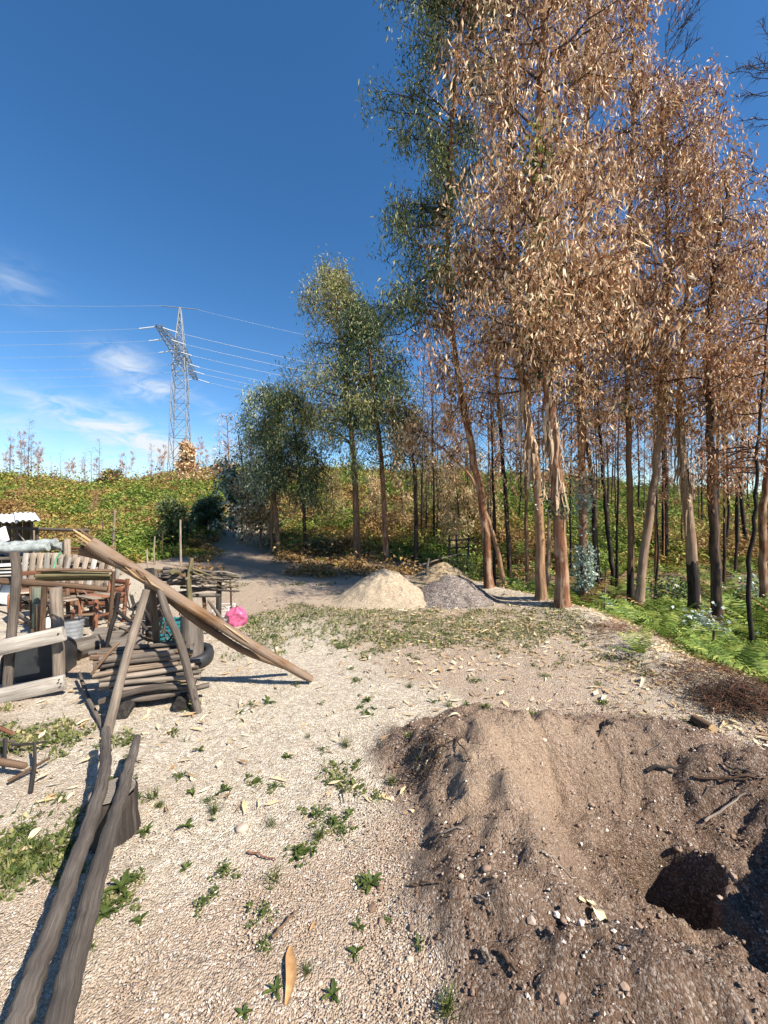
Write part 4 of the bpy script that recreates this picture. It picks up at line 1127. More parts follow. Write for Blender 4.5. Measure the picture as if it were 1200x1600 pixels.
# ------------------------------------------------------------------ pylon and power lines
def build_pylon():
    cx, cy = -39.3, 74.0
    zb = hz(cx, cy) - 0.3
    root = empty('pylon', (cx, cy, zb), 'grey lattice electricity pylon standing on the ridge', 'pylon')
    arm = unit(np.array([-5.9, 24.0, 0]))               # crossarm runs away from the viewer
    side = np.array([arm[1], -arm[0], 0])
    htop = 31.5 - zb; peak = 41.0 - zb
    def corner(i, z):
        w = np.interp(z, [0, htop - 4, htop + 1.2, peak], [1.75, 1.15, 0.85, 0.10])
        a, b = ((-1, -1), (1, -1), (1, 1), (-1, 1))[i]
        return arm * a * w + side * b * w + np.array([0, 0, z])
    for i in range(4):
        zs = np.linspace(0, peak, 14)
        tube(mb := MB(), [corner(i, z) for z in zs], 0.10, 4); mb.build('leg', M['steel'], root)
    br = MB()
    z = 0.0; lev = [0.0]
    while z < peak - 1.5:
        z += np.interp(z, [0, htop, peak], [4.6, 1.9, 1.3]); lev.append(min(z, peak - 0.6))
    for a, b in zip(lev[:-1], lev[1:]):
        for i in range(4):
            j = (i + 1) % 4
            tube(br, [corner(i, a), corner(j, b)], 0.055, 3, cap=False)
            tube(br, [corner(j, a), corner(i, b)], 0.055, 3, cap=False)
            tube(br, [corner(i, b), corner(j, b)], 0.055, 3, cap=False)
    tag(br.build('lattice_bracing', M['steel'], root), kind='stuff')
    ca = MB(); hl = 13.0
    def ch(s, k):                                        # four chords of the box-section arm
        q = 1 - abs(s) / hl
        w, h = 0.35 + 0.75 * q, 0.15 + 1.5 * q
        return arm * s + side * w * (1 if k % 2 else -1) + np.array([0, 0, htop + (h if k > 1 else -0.1)])
    ss = np.linspace(-hl, hl, 15)
    for k in range(4): tube(ca, [ch(s, k) for s in ss], 0.09, 4)
    for a, b in zip(ss[:-1], ss[1:]):
        for p, q in ((0, 1), (0, 2), (1, 3), (2, 3)):
            tube(ca, [ch(a, p), ch(b, q)], 0.05, 3, cap=False); tube(ca, [ch(b, p), ch(b, q)], 0.05, 3, cap=False)
    arm_o = tag(ca.build('crossarm', M['steel'], root), kind='stuff')
    pk = MB(); tube(pk, [np.array([0, 0, peak - .1]) - side * 3.2, np.array([0, 0, peak]) + side * 3.2], 0.09, 4)
    pk.build('earth_wire_bracket', M['steel'], root)
    hang = [(-12.5, 0), (-8, 0), (-3, 0), (3, 0), (7, 0), (12.5, 0)]
    n = 0
    names = ['nearest', 'second', 'third', 'fourth', 'fifth', 'farthest']
    for q, (s, _) in enumerate(hang):
        for sg, wd in ((1, 'towards the tall trees'), (-1, 'towards the open sky')):
            p0 = np.array([cx, cy, zb]) + arm * s + np.array([0, 0, htop - 0.15]) + side * sg * 0.6
            p1 = p0 + side * sg * 2.2 + np.array([0, 0, -0.55])
            im = MB()
            k = np.linspace(0, 1, 25)[:, None]
            tube(im, p0 + (p1 - p0) * k - np.array([cx, cy, zb]), np.where(np.arange(25) % 2, 0.13, 0.05), 6)
            im.build('insulator_string', M['insul'], arm_o)
            span = 150
            t = np.linspace(0, 1, 40)[:, None]
            p2 = p1 + side * sg * span + np.array([0, 0, 1.5])
            pts = p1 + (p2 - p1) * t - np.array([0, 0, 1.0]) * 4 * 6.5 * t * (1 - t)
            wm = MB(); tube(wm, pts, 0.034 if sg > 0 else 0.02, 4, cap=False)
            tag(wm.build('power_line', M['wire']), f'{names[q]} conductor on the pylon arm running {wd}', 'power line', 'power lines on the pylon')
    for sg, wd in ((1, 'towards the tall trees'), (-1, 'towards the open sky')):
        p1 = np.array([cx, cy, zb + peak - 0.05]) + side * sg * 3.2
        p2 = p1 + side * sg * 150 + np.array([0, 0, 1.5])
        t = np.linspace(0, 1, 40)[:, None]
        wm = MB(); tube(wm, p1 + (p2 - p1) * t - np.array([0, 0, 1.0]) * 4 * 6.0 * t * (1 - t), 0.022, 4, cap=False)
        tag(wm.build('power_line', M['wire']), f'thin earth wire from the pylon peak {wd}', 'power line', 'power lines on the pylon')
build_pylon()

# ------------------------------------------------------------------ heaps
def heap(name, label, px, d, rx, ry, h, mat, seed, cat='heap'):
    cx, cy = (px - 600) / F * d, d
    n = 90
    g = np.linspace(-1.25, 1.25, n)
    X, Y = np.meshgrid(g, g)
    x, y = X.ravel(), Y.ravel()
    r = np.hypot(x, y) * (1 + 0.16 * fbm(x * 1.6 + seed, y * 1.6, seed, 3))
    prof = 0.55 * np.clip(1 - np.sqrt(r * r + 0.012) , 0, 1) + 0.45 * (1 - sstep(r))
    prof = h * np.clip(prof, 0, 1) * (1 + 0.16 * fbm(x * 2.3, y * 2.3, seed + 9, 3)) + 0.06 * (1 - sstep(r / 1.12)) - 0.05 * sstep((r - 1.0) / 0.14)
    wx, wy = cx + x * rx, cy + y * ry
    z = H(wx, wy) + prof + 0.045 * fbm(x * 6, y * 6, seed + 3, 4, 0.6) * sstep(prof / 0.1)
    keep = (r.reshape(n, n) < 1.15)
    i = (np.arange(n - 1)[:, None] * n + np.arange(n - 1)[None])
    km = keep[:-1, :-1] & keep[1:, :-1] & keep[:-1, 1:] & keep[1:, 1:]
    i = i[km]
    f = np.stack([i, i + 1, i + n + 1, i + n], -1)
    o = MB().add(np.stack([wx, wy, z], -1), f).build(name, mat)
    return tag(o, label, cat, 'heaps at the end of the clearing')

def grain_mat(name, stops, scale, bump=0.8):
    m, t = new_mat(name); k = NT(t)
    co = k.n('ShaderNodeTexCoord').outputs['Object']
    v = k.n('ShaderNodeTexVoronoi', Vector=co, Scale=scale)
    n = k.noise(co, 5, 5, 0.65).outputs[0]
    f = k.math('ADD', k.math('MULTIPLY', k.n('ShaderNodeSeparateColor', Color=v.outputs['Color']).outputs[0], 0.55), k.math('MULTIPLY', n, 0.5))
    h = k.math('ADD', k.math('SUBTRACT', 1.0, v.outputs['Distance']), k.noise(co, 60, 3).outputs[0])
    k.out(k.ramp(f, stops), 0.95, h, bump, 0.02, spec=0.1)
    return m
M['sand'] = grain_mat('sand', [(0.2, (0.24, 0.18, 0.12)), (0.5, (0.36, 0.285, 0.20)), (0.9, (0.48, 0.40, 0.30))], 60, 0.6)
M['darksoil'] = grain_mat('dark_soil', [(0.2, (0.09, 0.07, 0.06)), (0.5, (0.20, 0.165, 0.145)), (0.9, (0.40, 0.34, 0.29))], 45, 1.0)
M['tansoil'] = grain_mat('tan_soil', [(0.2, (0.22, 0.155, 0.09)), (0.5, (0.33, 0.245, 0.15)), (0.9, (0.45, 0.35, 0.23))], 50, 0.7)
heap('sand_pile', 'cone of pale sand with a creamier top', 598, 7.1, 0.92, 0.8, 0.56, M['sand'], 101)
heap('soil_pile', 'lower heap of dark grey soil touching the sand', 705, 7.15, 0.84, 0.75, 0.40, M['darksoil'], 105)
heap('earth_pile', 'low tan earth heap half hidden behind the dark one', 690, 9.2, 0.75, 0.6, 0.36, M['tansoil'], 108)

# ------------------------------------------------------------------ round timber helper
def log(name, label, pts, R, mat, cat='pole', group=None, n=12, rough=0.07, steps=18, parent=None, wob=0.0):
    P = smooth_path(pts, steps) if len(pts) > 2 else np.linspace(pts[0], pts[1], steps)
    if wob: P[1:-1] += rng.normal(0, wob, (steps - 2, 3))
    R = np.interp(np.linspace(0, 1, steps), np.linspace(0, 1, len(R)), R) if hasattr(R, '__len__') else np.full(steps, R)
    mb = MB(); tube(mb, P, R, n, rough=rough)
    o = mb.build(name, M[mat] if isinstance(mat, str) else mat, parent)
    if parent is None: tag(o, label, cat, group)
    return o

def on_plane(px, py, z):
    d = (CAM_H - z) * F / (py - 800)
    return np.array([(px - 600) / F * d, d, z])

# two weathered poles resting on the stump
ST = on_plane(176, 1262, 0.12); ST[2] = hz(ST[0], ST[1])
def build_stump():
    root = empty('stump', ST, 'scorched chopping stump under the two long poles', 'stump')
    a = np.linspace(0, 2 * np.pi, 29)[:-1]
    zs = [-0.03, 0.02, 0.06, 0.11, 0.16, 0.19, 0.20]
    rs = [0.122, 0.117, 0.112, 0.109, 0.107, 0.105, 0.100]
    P = [(0, 0, z) for z in zs]
    mb = MB(); tube(mb, P, rs, 28, cap=False, rough=0.10, rfreq=6)
    mb.build('bark', M['stump'], root)
    m, t = new_mat('stump_top'); k = NT(t)
    co = k.n('ShaderNodeTexCoord').outputs['Object']
    nz = k.noise(co, 22, 5, 0.65).outputs[0]
    w = k.n('ShaderNodeTexWave', {'wave_type': 'RINGS', 'rings_direction': 'Z'}, Vector=co, Scale=26.0, Distortion=3.0, Detail=3.0).outputs[0]
    k.out(k.ramp(k.math('ADD', k.math('MULTIPLY', w, 0.4), k.math('MULTIPLY', nz, 0.6)), [(0.2, (0.09, 0.075, 0.06)), (0.5, (0.18, 0.155, 0.13)), (0.8, (0.27, 0.24, 0.205))]), 0.9, nz, 0.5, 0.01)
    rr = 0.099
    V = [(0, 0, 0.206)] + [(math.cos(q) * rr * s, math.sin(q) * rr * s, 0.2055 - 0.002 * s + 0.004 * random.random()) for s in (0.5, 1.0) for q in a]
    f3 = [(0, 1 + i, 1 + (i + 1) % 28) for i in range(28)]
    f4 = [(1 + i, 29 + i, 29 + (i + 1) % 28, 1 + (i + 1) % 28) for i in range(28)]
    mb = MB(); mb.add(V, f3); mb.add(V, f4); mb.build('cut_face', m, root)
build_stump()
zt = ST[2] + 0.206
pA = on_plane(160, 1222, zt + 0.036); pB = on_plane(195, 1222, zt + 0.036)
log('long_pole', 'long grey pole over the stump, on the side of the stick frame', [on_plane(-62, 1900, 0.16), on_plane(30, 1592, 0.17), on_plane(100, 1400, 0.20), pA, on_plane(165, 1140, zt + 0.02)],
    [0.038, 0.034, 0.031, 0.028, 0.024], 'nearpole', n=22, rough=0.13, steps=60, group='two long poles on the stump', wob=0.0022)
log('long_pole', 'long grey pole over the stump, on the gravel side', [on_plane(18, 1900, 0.16), on_plane(92, 1592, 0.17), on_plane(143, 1400, 0.20), pB, on_plane(214, 1152, zt + 0.03)],
    [0.041, 0.037, 0.034, 0.029, 0.019], 'nearpole', n=22, rough=0.13, steps=60, group='two long poles on the stump', wob=0.0022)

# ------------------------------------------------------------------ tripod with the leaning log
AP = P3(233, 926, 3.05)
log('tripod_leg', 'pale peeled tripod leg nearest the long poles', [G(163, 1156) - [0, 0, .03], P3(197, 1030, 2.90), AP + [0.0, -0.03, 0.03]], [0.033, 0.031, 0.026], 'palepole', group='legs of the log tripod', steps=24, rough=0.1)
log('tripod_leg', 'brown knotty tripod leg over the shadowed gravel', [G(311, 1113) - [0, 0, .03], P3(283, 1010, 3.08), P3(262, 960, 3.08), AP + [0.06, 0.04, 0.02]], [0.029, 0.030, 0.031, 0.026], 'pole', group='legs of the log tripod', steps=24, rough=0.14)
log('tripod_leg', 'rear tripod leg standing behind the firewood', [np.array([-2.25, 3.85, -0.02]), np.array([-2.02, 3.4, 0.55]), AP + [-0.03, 0.07, 0.05]], [0.034, 0.03, 0.026], 'pole', group='legs of the log tripod', steps=18, rough=0.12)

def build_leaning_log():
    base = G(486, 1066)
    root = empty('leaning_log', base, 'long orange split log leaning over the tripod with splintered end', 'log')
    pts = [P3(487, 1062, 3.60), P3(430, 1029, 3.48), P3(371, 993, 3.36), P3(300, 949, 3.21), P3(240, 911, 3.09), P3(190, 880, 3.0), P3(140, 849, 2.92)]
    P = smooth_path(pts, 46) - base
    k = np.linspace(0, 1, 46)
    R = np.interp(k, [0, 0.04, 0.3, 0.6, 0.8, 1.0], [0.030, 0.036, 0.042, 0.044, 0.048, 0.053])
    mb = MB(); tube(mb, P, R, 16, rough=0.16, rfreq=4)
    mb.build('trunk', M['orange'], root)
    # a second split half below, darker, and loose slivers at the top end
    P2 = smooth_path([P3(455, 1040, 3.78), P3(380, 1010, 3.48), P3(310, 965, 3.28), P3(262, 925, 3.16), P3(215, 890, 3.08), P3(160, 862, 3.0), P3(127, 852, 2.96)], 30) - base
    mb = MB(); tube(mb, P2 - [0, 0, 0.035], np.linspace(0.026, 0.045, 30), 10, rough=0.2)
    tag(mb.build('split_half', M['brown'], root), 'dark split half under the leaning log')
    T = unit(P[-1] - P[-6])
    for i in range(11):
        a = i / 11 * 6.28
        o = np.array([math.cos(a) * 0.3, math.cos(a) * .4, math.sin(a)]) * random.uniform(0.015, 0.045)
        s0 = P[-1] + o - T * 0.25
        mb = MB(); tube(mb, [s0, s0 + T * 0.16 + o * .1, s0 + T * random.uniform(0.25, 0.36) + o * 0.5], [0.022, 0.018, 0.004], 5, rough=0.2)
        mb.build('splinter', M['splint' if i % 3 else 'brown'], root)
    for i in range(7):
        t = random.uniform(0.15, 0.8); j = int(t * 45)
        q = P[j] + np.array([random.uniform(-.01, .03), -0.04, random.uniform(-.02, 0.045)])
        q2 = P[min(45, j + random.randint(4, 9))] + np.array([random.uniform(-.01, .04), -0.045, random.uniform(-.03, 0.05)])
        mb = MB(); tube(mb, [q, (q + q2) / 2 + rng.normal(0, .008, 3), q2], [0.003, 0.011, 0.003], 5)
        mb.build('bark_sliver', M['splint' if i % 2 else 'brown'], root)
build_leaning_log()

# ------------------------------------------------------------------ firewood
def build_firewood():
    dirv = unit(np.array([0.64, 0.20, 0.0])); back = np.array([-0.30, 0.95, 0])
    o0 = np.array([-1.86, 3.12, 0])
    for (s, lab) in ((-0.2, 'charred log bearing the firewood near the pale leg'), (0.2, 'charred log bearing the firewood near the brown leg')):
        a = o0 + dirv * s - back * 0.10; b = o0 + dirv * s + back * 0.5
        log('bearer_log', lab, [a + [0, 0, 0.05 + hz(a[0], a[1])], b + [0, 0, 0.05 + hz(b[0], b[1])]], 0.055, 'charred', 'log', 'logs under the firewood', rough=0.1)
    wh = {0: 'lowest', 1: 'second', 2: 'third', 3: 'fourth', 4: 'top'}
    wh = ['lowest', 'second', 'third', 'fourth', 'fifth', 'sixth', 'top']
    for r in range(7):
        for c in range(7 - (r > 4) - (r > 5)):
            rad = random.uniform(0.017, 0.028)
            cen = o0 + back * (c * 0.062 + 0.03 * (r % 2) - 0.02 + 0.020 * r) - dirv * (0.034 * r) + np.array([0, 0, 0.128 + r * 0.047]) + rng.normal(0, 0.006, 3)
            L = random.uniform(0.50, 0.74)
            dv = unit(dirv + rng.normal(0, 0.035, 3) * [1, 1, 0.7])
            sh = random.uniform(-0.06, 0.06)
            bend = rng.normal(0, 0.012, 3)
            col = ['face', 'second', 'third', 'fourth', 'fifth', 'sixth', 'rear'][c]
            lab = f'cut firewood pole in the {wh[r]} layer, {col} column of the stack'
            log('firewood_pole', lab, [cen + dv * (sh - L / 2), cen + dv * sh + bend, cen + dv * (sh + L / 2)], [rad, rad * 0.97, rad * 0.8], random.choice(['firewood', 'firewood', 'palepole', 'pole', 'brown']), 'firewood', 'firewood stacked under the tripod', n=9, steps=8, rough=0.16)
    log('stick', 'thin slanting stick propped across the firewood ends', [P3(142, 1054, 2.99), P3(172, 1018, 3.10), P3(186, 1004, 3.15)], [0.011, 0.013, 0.010], 'brown', 'stick', n=7, steps=8)
    log('stick', 'curved stick on the ground from grass to the pale leg', [G(124, 1068) + [0, 0, .10], G(137, 1100) + [0, 0, .05], G(152, 1126) + [0, 0, .03], G(160, 1143) + [0, 0, .02]], [0.013, 0.017, 0.017, 0.013], 'pole', 'stick', n=8, steps=14, rough=0.15)
    for i, (a, b, z, lab) in enumerate([((262, 1075), (312, 1105), .05, 'short branch poking from beneath the firewood to the brown leg'), ((270, 1095), (300, 1085), .03, 'thin branch on the ground by the brown leg')]):
        log('stick', lab, [G(*a) + [0, 0, z], G(*b) + [0, 0, z * .5]], 0.013, 'pole', 'stick', n=7, steps=6, rough=0.2)
build_firewood()

# ------------------------------------------------------------------ rustic fence panel beside the tripod
def build_fence_panel():
    fz = 3.30
    def X(px, d=fz): return (px - 600) / F * d
    root = empty('rustic_frame', (X(50), fz, 0), 'rough frame of round posts with two silvered planks', 'frame')
    o = np.array([X(50), fz, 0])
    def part(name, fn, mat, lab=None):
        mb = MB(); fn(mb); q = mb.build(name, M[mat], root)
        if lab: q['label'] = lab
    part('post', lambda mb: tube(mb, smooth_path([P3(10, 1096, 3.34) - o, P3(17, 1000, 3.34) - o, P3(26, 900, 3.34) - o, P3(22, 862, 3.34) - o], 16), [0.036] * 8 + [0.034] * 8, 12, rough=0.12), 'pole', 'crooked taller post')
    part('post', lambda mb: tube(mb, smooth_path([P3(92, 1072, 3.42) - o, P3(91, 1000, 3.42) - o, P3(87, 918, 3.42) - o], 14), 0.046, 12, rough=0.08), 'palepole')
    part('rail', lambda mb: tube(mb, smooth_path([P3(-60, 905, 3.36) - o, P3(20, 909, 3.40) - o, P3(95, 914, 3.50) - o, P3(168, 921, 3.62) - o], 20), [0.030] * 10 + [0.026] * 10, 10, rough=0.12), 'brown')
    part('plank', lambda mb: beam(mb, P3(-70, 1028, 3.16) - o, P3(100, 990, 3.32) - o, 0.045, 0.125, wob=0.003), 'plank', 'upper silvered plank')
    part('plank', lambda mb: beam(mb, P3(-70, 1103, 3.16) - o, P3(101, 1066, 3.34) - o, 0.045, 0.125, wob=0.003), 'plank', 'lower silvered plank')
    # small nails
    for px, py in ((93, 1062), (96, 1068), (92, 990), (50, 1078)):
        p = P3(px, py, 3.295) - o; mb = MB(); tube(mb, [p, p - [0, 0.012, 0]], 0.006, 6); mb.build('nail', M['charred'], root)
build_fence_panel()

M['blackplastic'] = plain('black_plastic', (0.028, 0.029, 0.031), 0.45, 0.35, 9, 0.25)
def build_black_tub():
    c = P3(48, 1052, 3.62); c[2] = hz(c[0], c[1])
    root = empty('plastic_tub', c, 'black plastic tub on its side behind the planks', 'tub')
    n = 22; prof = []
    for i in range(n + 1):
        a = math.pi * i / n
        prof.append((-math.cos(a) * 0.235, 0.20 + 0.17 * math.sin(a) ** 0.8 * (1 - 0.25 * math.cos(a))))
    prof = [(-0.235, 0.005)] + prof + [(0.235, 0.005)]
    V, f = [], []
    ys = [0, 0.015, 0.33, 0.34]; sc = [0.97, 1.0, 0.93, 0.9]
    for y, s in zip(ys, sc):
        for x, z in prof: V.append((x * s, y, z * s))
    m = len(prof)
    for j in range(3):
        for i in range(m - 1): f.append((j * m + i, j * m + m + i, j * m + m + i + 1, j * m + i + 1))
    mb = MB(); mb.add(V, f); mb.add(V[:m], [list(range(m))]); mb.add(V[-m:], [list(range(m))[::-1]])
    mb.build('shell', M['blackplastic'], root)
    mb = MB(); tube(mb, [(x * 1.0, -0.006, z * 1.0) for x, z in prof], 0.011, 6); mb.build('rim', M['blackplastic'], root)
    root.rotation_euler = (math.radians(-6), 0, math.radians(14))
build_black_tub()
for k, (a, b, m_) in enumerate([((14, 1024), (42, 1016), 'plank'), ((18, 1020), (55, 1012), 'brown'), ((10, 1030), (32, 1019), 'plank')]):
    p, q = P3(a[0], a[1], 3.72), P3(b[0], b[1], 3.95)
    mb = MB(); beam(mb, p, q, 0.05, 0.018)
    tag(mb.build('slat', M[m_]), ['loose pale slat lying over the black tub', 'loose dark slat between the pale ones on the tub', 'lower loose pale slat lying on the tub'][k], 'slat', 'slats over the black tub')

# ------------------------------------------------------------------ log rounds, bucket and pot in the middle of the yard
def lying_log(label, a, b, r, mat='logbark', squash=0.85):
    a, b = np.array(a), np.array(b)
    root = empty('log', (a + b) / 2, label, 'log', 'thick logs lying behind the firewood')
    o = (a + b) / 2
    P = np.linspace(a, b, 14) - o
    mb = MB(); tube(mb, P, np.linspace(r, r * 0.92, 14), 20, rough=0.14, rfreq=4, cap=False); mb.build('bark', M[mat], root)
    T = unit(b - a)
    for e, sgn in ((0, -1), (13, 1)):
        mb = MB(); tube(mb, [P[e] - T * sgn * 0.01, P[e] + T * sgn * 0.004], [r * 0.955, r * 0.93], 20); mb.build('cut_face', M['palepole' if e else 'logbark'], root)
    return root
def gz(px, py, r): p = G(px, py); p[2] += r; return p
lying_log('thick grey log lying with its cut end to the tripod', gz(96, 1038, 0.11), gz(146, 1022, 0.10) , 0.115)
lying_log('broad flat-lying grey log behind the firewood', gz(158, 1030, 0.10), gz(226, 1018, 0.10), 0.11)
lying_log('shorter mossy log round behind the broad one', gz(150, 1004, 0.08), gz(208, 1000, 0.08), 0.095)

M['zinc'] = plain('zinc', (0.40, 0.42, 0.44), 0.45, 0.3, 18, 0.2, metal=0.5)
def build_bucket():
    c = G(113, 1003)
    root = empty('metal_bucket', c, 'ribbed zinc bucket beside the thick grey log', 'bucket')
    zs = np.linspace(0, 0.30, 19)
    P = [(0, 0, z) for z in zs]
    R = 0.095 + 0.03 * zs / 0.3 + 0.005 * np.sin(zs * 130)
    mb = MB(); tube(mb, P, R, 22, cap=False)
    tube(mb, [(0, 0, z) for z in (0.29, 0.15, 0.02)], [0.118, 0.105, 0.09], 22, cap=False)
    tube(mb, [(0, 0, 0.015), (0, 0, 0.02)], 0.09, 22)
    bd = mb.build('body', M['zinc'], root)
    a = np.linspace(0, 6.283, 25)
    mb = MB(); tube(mb, [(0.126 * math.cos(q), 0.126 * math.sin(q), 0.30) for q in a], 0.008, 6, cap=False); mb.build('rim', M['charred'], bd)
    mb = MB(); tube(mb, [(0.13 * math.cos(q), -0.05, 0.29 + 0.09 * math.sin(q)) for q in np.linspace(0, math.pi, 12)], 0.005, 5); mb.build('handle', M['charred'], root)
    q = c + np.array([0.02, 0.02, 0.315])
    mb = MB(); beam(mb, q + [-0.16, -0.02, 0.0], q + [0.20, 0.05, 0.012], 0.07, 0.022)
    tag(mb.build('board', M['brown']), 'dark offcut board laid across the zinc bucket', 'board')
    p = G(98, 1020); root = empty('clay_pot', p, 'round rusty clay pot tucked against the thick grey log', 'pot')
    zs = np.linspace(0, 1, 12)
    mb = MB(); tube(mb, [(0, 0, 0.13 * z) for z in zs], 0.045 + 0.03 * np.sin(zs * 2.6), 18)
    mb.build('body', plain('clay', (0.36, 0.17, 0.085), 0.8, 0.4, 20), root)
    mb = MB(); tube(mb, [(0.062 * math.cos(q), 0.062 * math.sin(q), 0.13) for q in np.linspace(0, 6.283, 19)], 0.008, 6, cap=False); mb.build('rim', plain('clay_rim', (0.36, 0.17, 0.085), 0.8, 0.3, 20), root)
build_bucket()

# timber stand with a foot, and the pots behind the frame
def build_timber_stand():
    c = G(58, 992)
    root = empty('timber_stand', c, 'green-grey timber post standing on a crosswise foot', 'stand')
    top = P3(59, 918, c[1]) - c
    mb = MB(); beam(mb, (0, 0, 0.05), top, 0.085, 0.075, up=(0, 1, 0)); mb.build('post', M['greenpost'], root)
    mb = MB(); beam(mb, (-0.04, -0.01, 0.045), (0.27, 0.03, 0.045), 0.10, 0.085); mb.build('foot', M['brown'], root)
    q = c + np.array([0.12, 0.02, 0.09])
    for k, (dx, dy, h, r, mt) in enumerate([(0.0, 0.0, 0.15, 0.032, 'white'), (0.07, 0.02, 0.20, 0.03, 'white'), (-0.045, 0.02, 0.11, 0.026, 'zinc')]):
        b = empty('bottle', q + [dx, dy, 0], ['white bottle in the middle on the timber foot', 'tallest white bottle on the timber foot', 'short grey bottle on the timber foot'][k], 'bottle', 'bottles on the timber foot')
        mb = MB(); tube(mb, [(0, 0, 0), (0, 0, h * .7), (0, 0, h * .85), (0, 0, h * .88)], [r, r, r * .45, r * .4], 12); bb = mb.build('body', M[mt], b)
        mb = MB(); tube(mb, [(0, 0, h * .88), (0, 0, h)], r * .45, 10); mb.build('cap', M['blackplastic'], bb)
M['white'] = plain('white_paint', (0.74, 0.74, 0.72), 0.5, 0.12, 8, 0.1)
build_timber_stand()

# ------------------------------------------------------------------ stick table heaped with branches
def build_stick_rack():
    d0 = 4.9
    o = np.array([(300 - 600) / F * d0, d0, 0])
    root = empty('stick_rack', o, 'rustic rack of crooked stakes carrying a heap of branches', 'rack')
    def pole(name, pts, R, mat, n=9):
        P = smooth_path(pts, 14) - o
        mb = MB(); tube(mb, P, np.linspace(R[0], R[1], 14), n, rough=0.15); mb.build(name, M[mat], root)
    pole('stake', [G(298, 1006), P3(297, 945, 4.75), P3(295, 905, 4.75), P3(300, 872, 4.75)], (0.042, 0.022), 'mossy')
    pole('stake', [G(236, 1000), P3(236, 950, 4.6), P3(233, 888, 4.6)], (0.062, 0.058), 'charred')
    pole('stake', [G(254, 985), P3(250, 940, 5.0), P3(240, 892, 5.0)], (0.045, 0.038), 'pole')
    pole('stake', [G(342, 985), P3(342, 940, 5.1), P3(343, 905, 5.1)], (0.036, 0.032), 'charred')
    pole('stake', [G(321, 985), P3(320, 950, 5.15), P3(318, 930, 5.15)], (0.026, 0.024), 'brown')
    pole('stake', [G(361, 970), P3(361, 930, 5.4), P3(360, 905, 5.4)], (0.013, 0.012), 'brown')
    pole('rail', [P3(222, 932, 4.8), P3(280, 931, 4.85), P3(345, 930, 4.9)], (0.026, 0.024), 'pole')
    pole('rail', [P3(228, 935, 5.35), P3(290, 925, 5.35), P3(372, 915, 5.4)], (0.024, 0.02), 'pole')
    k = 0
    cols = ['pole', 'brown', 'charred', 'palepole', 'mossy', 'pole']
    for i in range(64):
        px0 = random.uniform(222, 318); z = 0.62 + 0.0045 * (i % 20) + random.uniform(0, 0.10)
        d1, d2 = random.uniform(4.7, 5.4), random.uniform(4.75, 5.5)
        L = random.uniform(30, 95)
        a = np.array([(px0 - 600) / F * d1, d1, z + random.uniform(-.02, .1)])
        b = np.array([(min(px0 + L, 374) - 600) / F * d2, d2, z + random.uniform(-.06, .08)])
        r = random.choice((0.006, 0.009, 0.012, 0.018, 0.026))
        mid = (a + b) / 2 + rng.normal(0, 0.03, 3)
        mat = random.choice(cols)
        nm = dict(pole='grey', brown='brown', charred='black', palepole='pale', mossy='yellowish')[mat]
        th = 'thin' if r < 0.01 else ('stout' if r > 0.015 else 'slim')
        log('branch', f'{th} {nm} branch in the heap on the stick rack', [a, mid, b], [r, r, r * 0.5], mat, 'branch', 'branches heaped on the stick rack', n=6, steps=9, rough=0.2)
    # leaning tips fanning past the rack's end
    for (a, b, lab) in [((300, 888), (372, 920), 'yellowish switch slanting down over the heap towards the pink bag'), ((302, 894), (360, 925), 'second yellowish switch slanting down over the heap'), ((270, 893), (300, 905), 'stout yellowish log butt on top of the heap'), ((215, 892), (262, 891), 'flat grey stick lying on the charred stake'), ((325, 938), (357, 988), 'white peeled branch propped on the ground by the rack')]:
        st = 'stout' in lab; wp = 'white' in lab
        p, q = P3(a[0], a[1], 4.7), P3(b[0], b[1], 5.2)
        if wp: q = G(*b) + [0, 0, 0.02]
        log('branch', lab, [p, (p + q) / 2 + [0, 0, 0.015], q], [0.035, 0.03] if st else ([0.016, 0.026] if wp else [0.011, 0.007]), 'palepole' if wp else 'mossy', 'branch', 'branches heaped on the stick rack', n=8, steps=10, rough=0.15)
build_stick_rack()

# tangle of dark roots and rope hanging on the charred stake
for i, (pts, r, lab) in enumerate([
    ([(228, 955), (240, 975), (252, 965), (250, 985)], 0.016, 'black looped root hanging behind the brown leg'),
    ([(215, 965), (230, 985), (246, 1000), (240, 1020)], 0.018, 'black root curling down to the logs'),
    ([(205, 930), (212, 950), (228, 962)], 0.02, 'short black root stub near the tripod top'),
    ([(255, 990), (262, 965), (275, 985), (285, 1010)], 0.014, 'grey bent root beside the thick post'),
    ([(185, 926), (180, 960), (172, 985), (160, 1012)], 0.024, 'forked charred stake standing behind the firewood'),
    ([(178, 950), (192, 962), (205, 972)], 0.018, 'side arm broken from the forked charred stake'),
    ([(170, 1000), (173, 960), (176, 920), (178, 893)], 0.026, 'brown upright stake carrying the yellowish poles')]):
    d = 4.3 if i < 4 else (3.9 if i < 6 else 4.75)
    P = [P3(px, py, d) for px, py in pts]
    if i in (4,): P[-1] = G(160, 1040)
    if i == 6: P[0] = G(170, 1003)
    log('root' if i < 4 else 'stake', lab, P, [r, r * 0.8], 'charred' if i not in (3, 6) else ('pole' if i == 3 else 'brown'), 'root' if i < 4 else 'stake', 'dark roots and stakes by the rack', n=8, steps=16, rough=0.2)

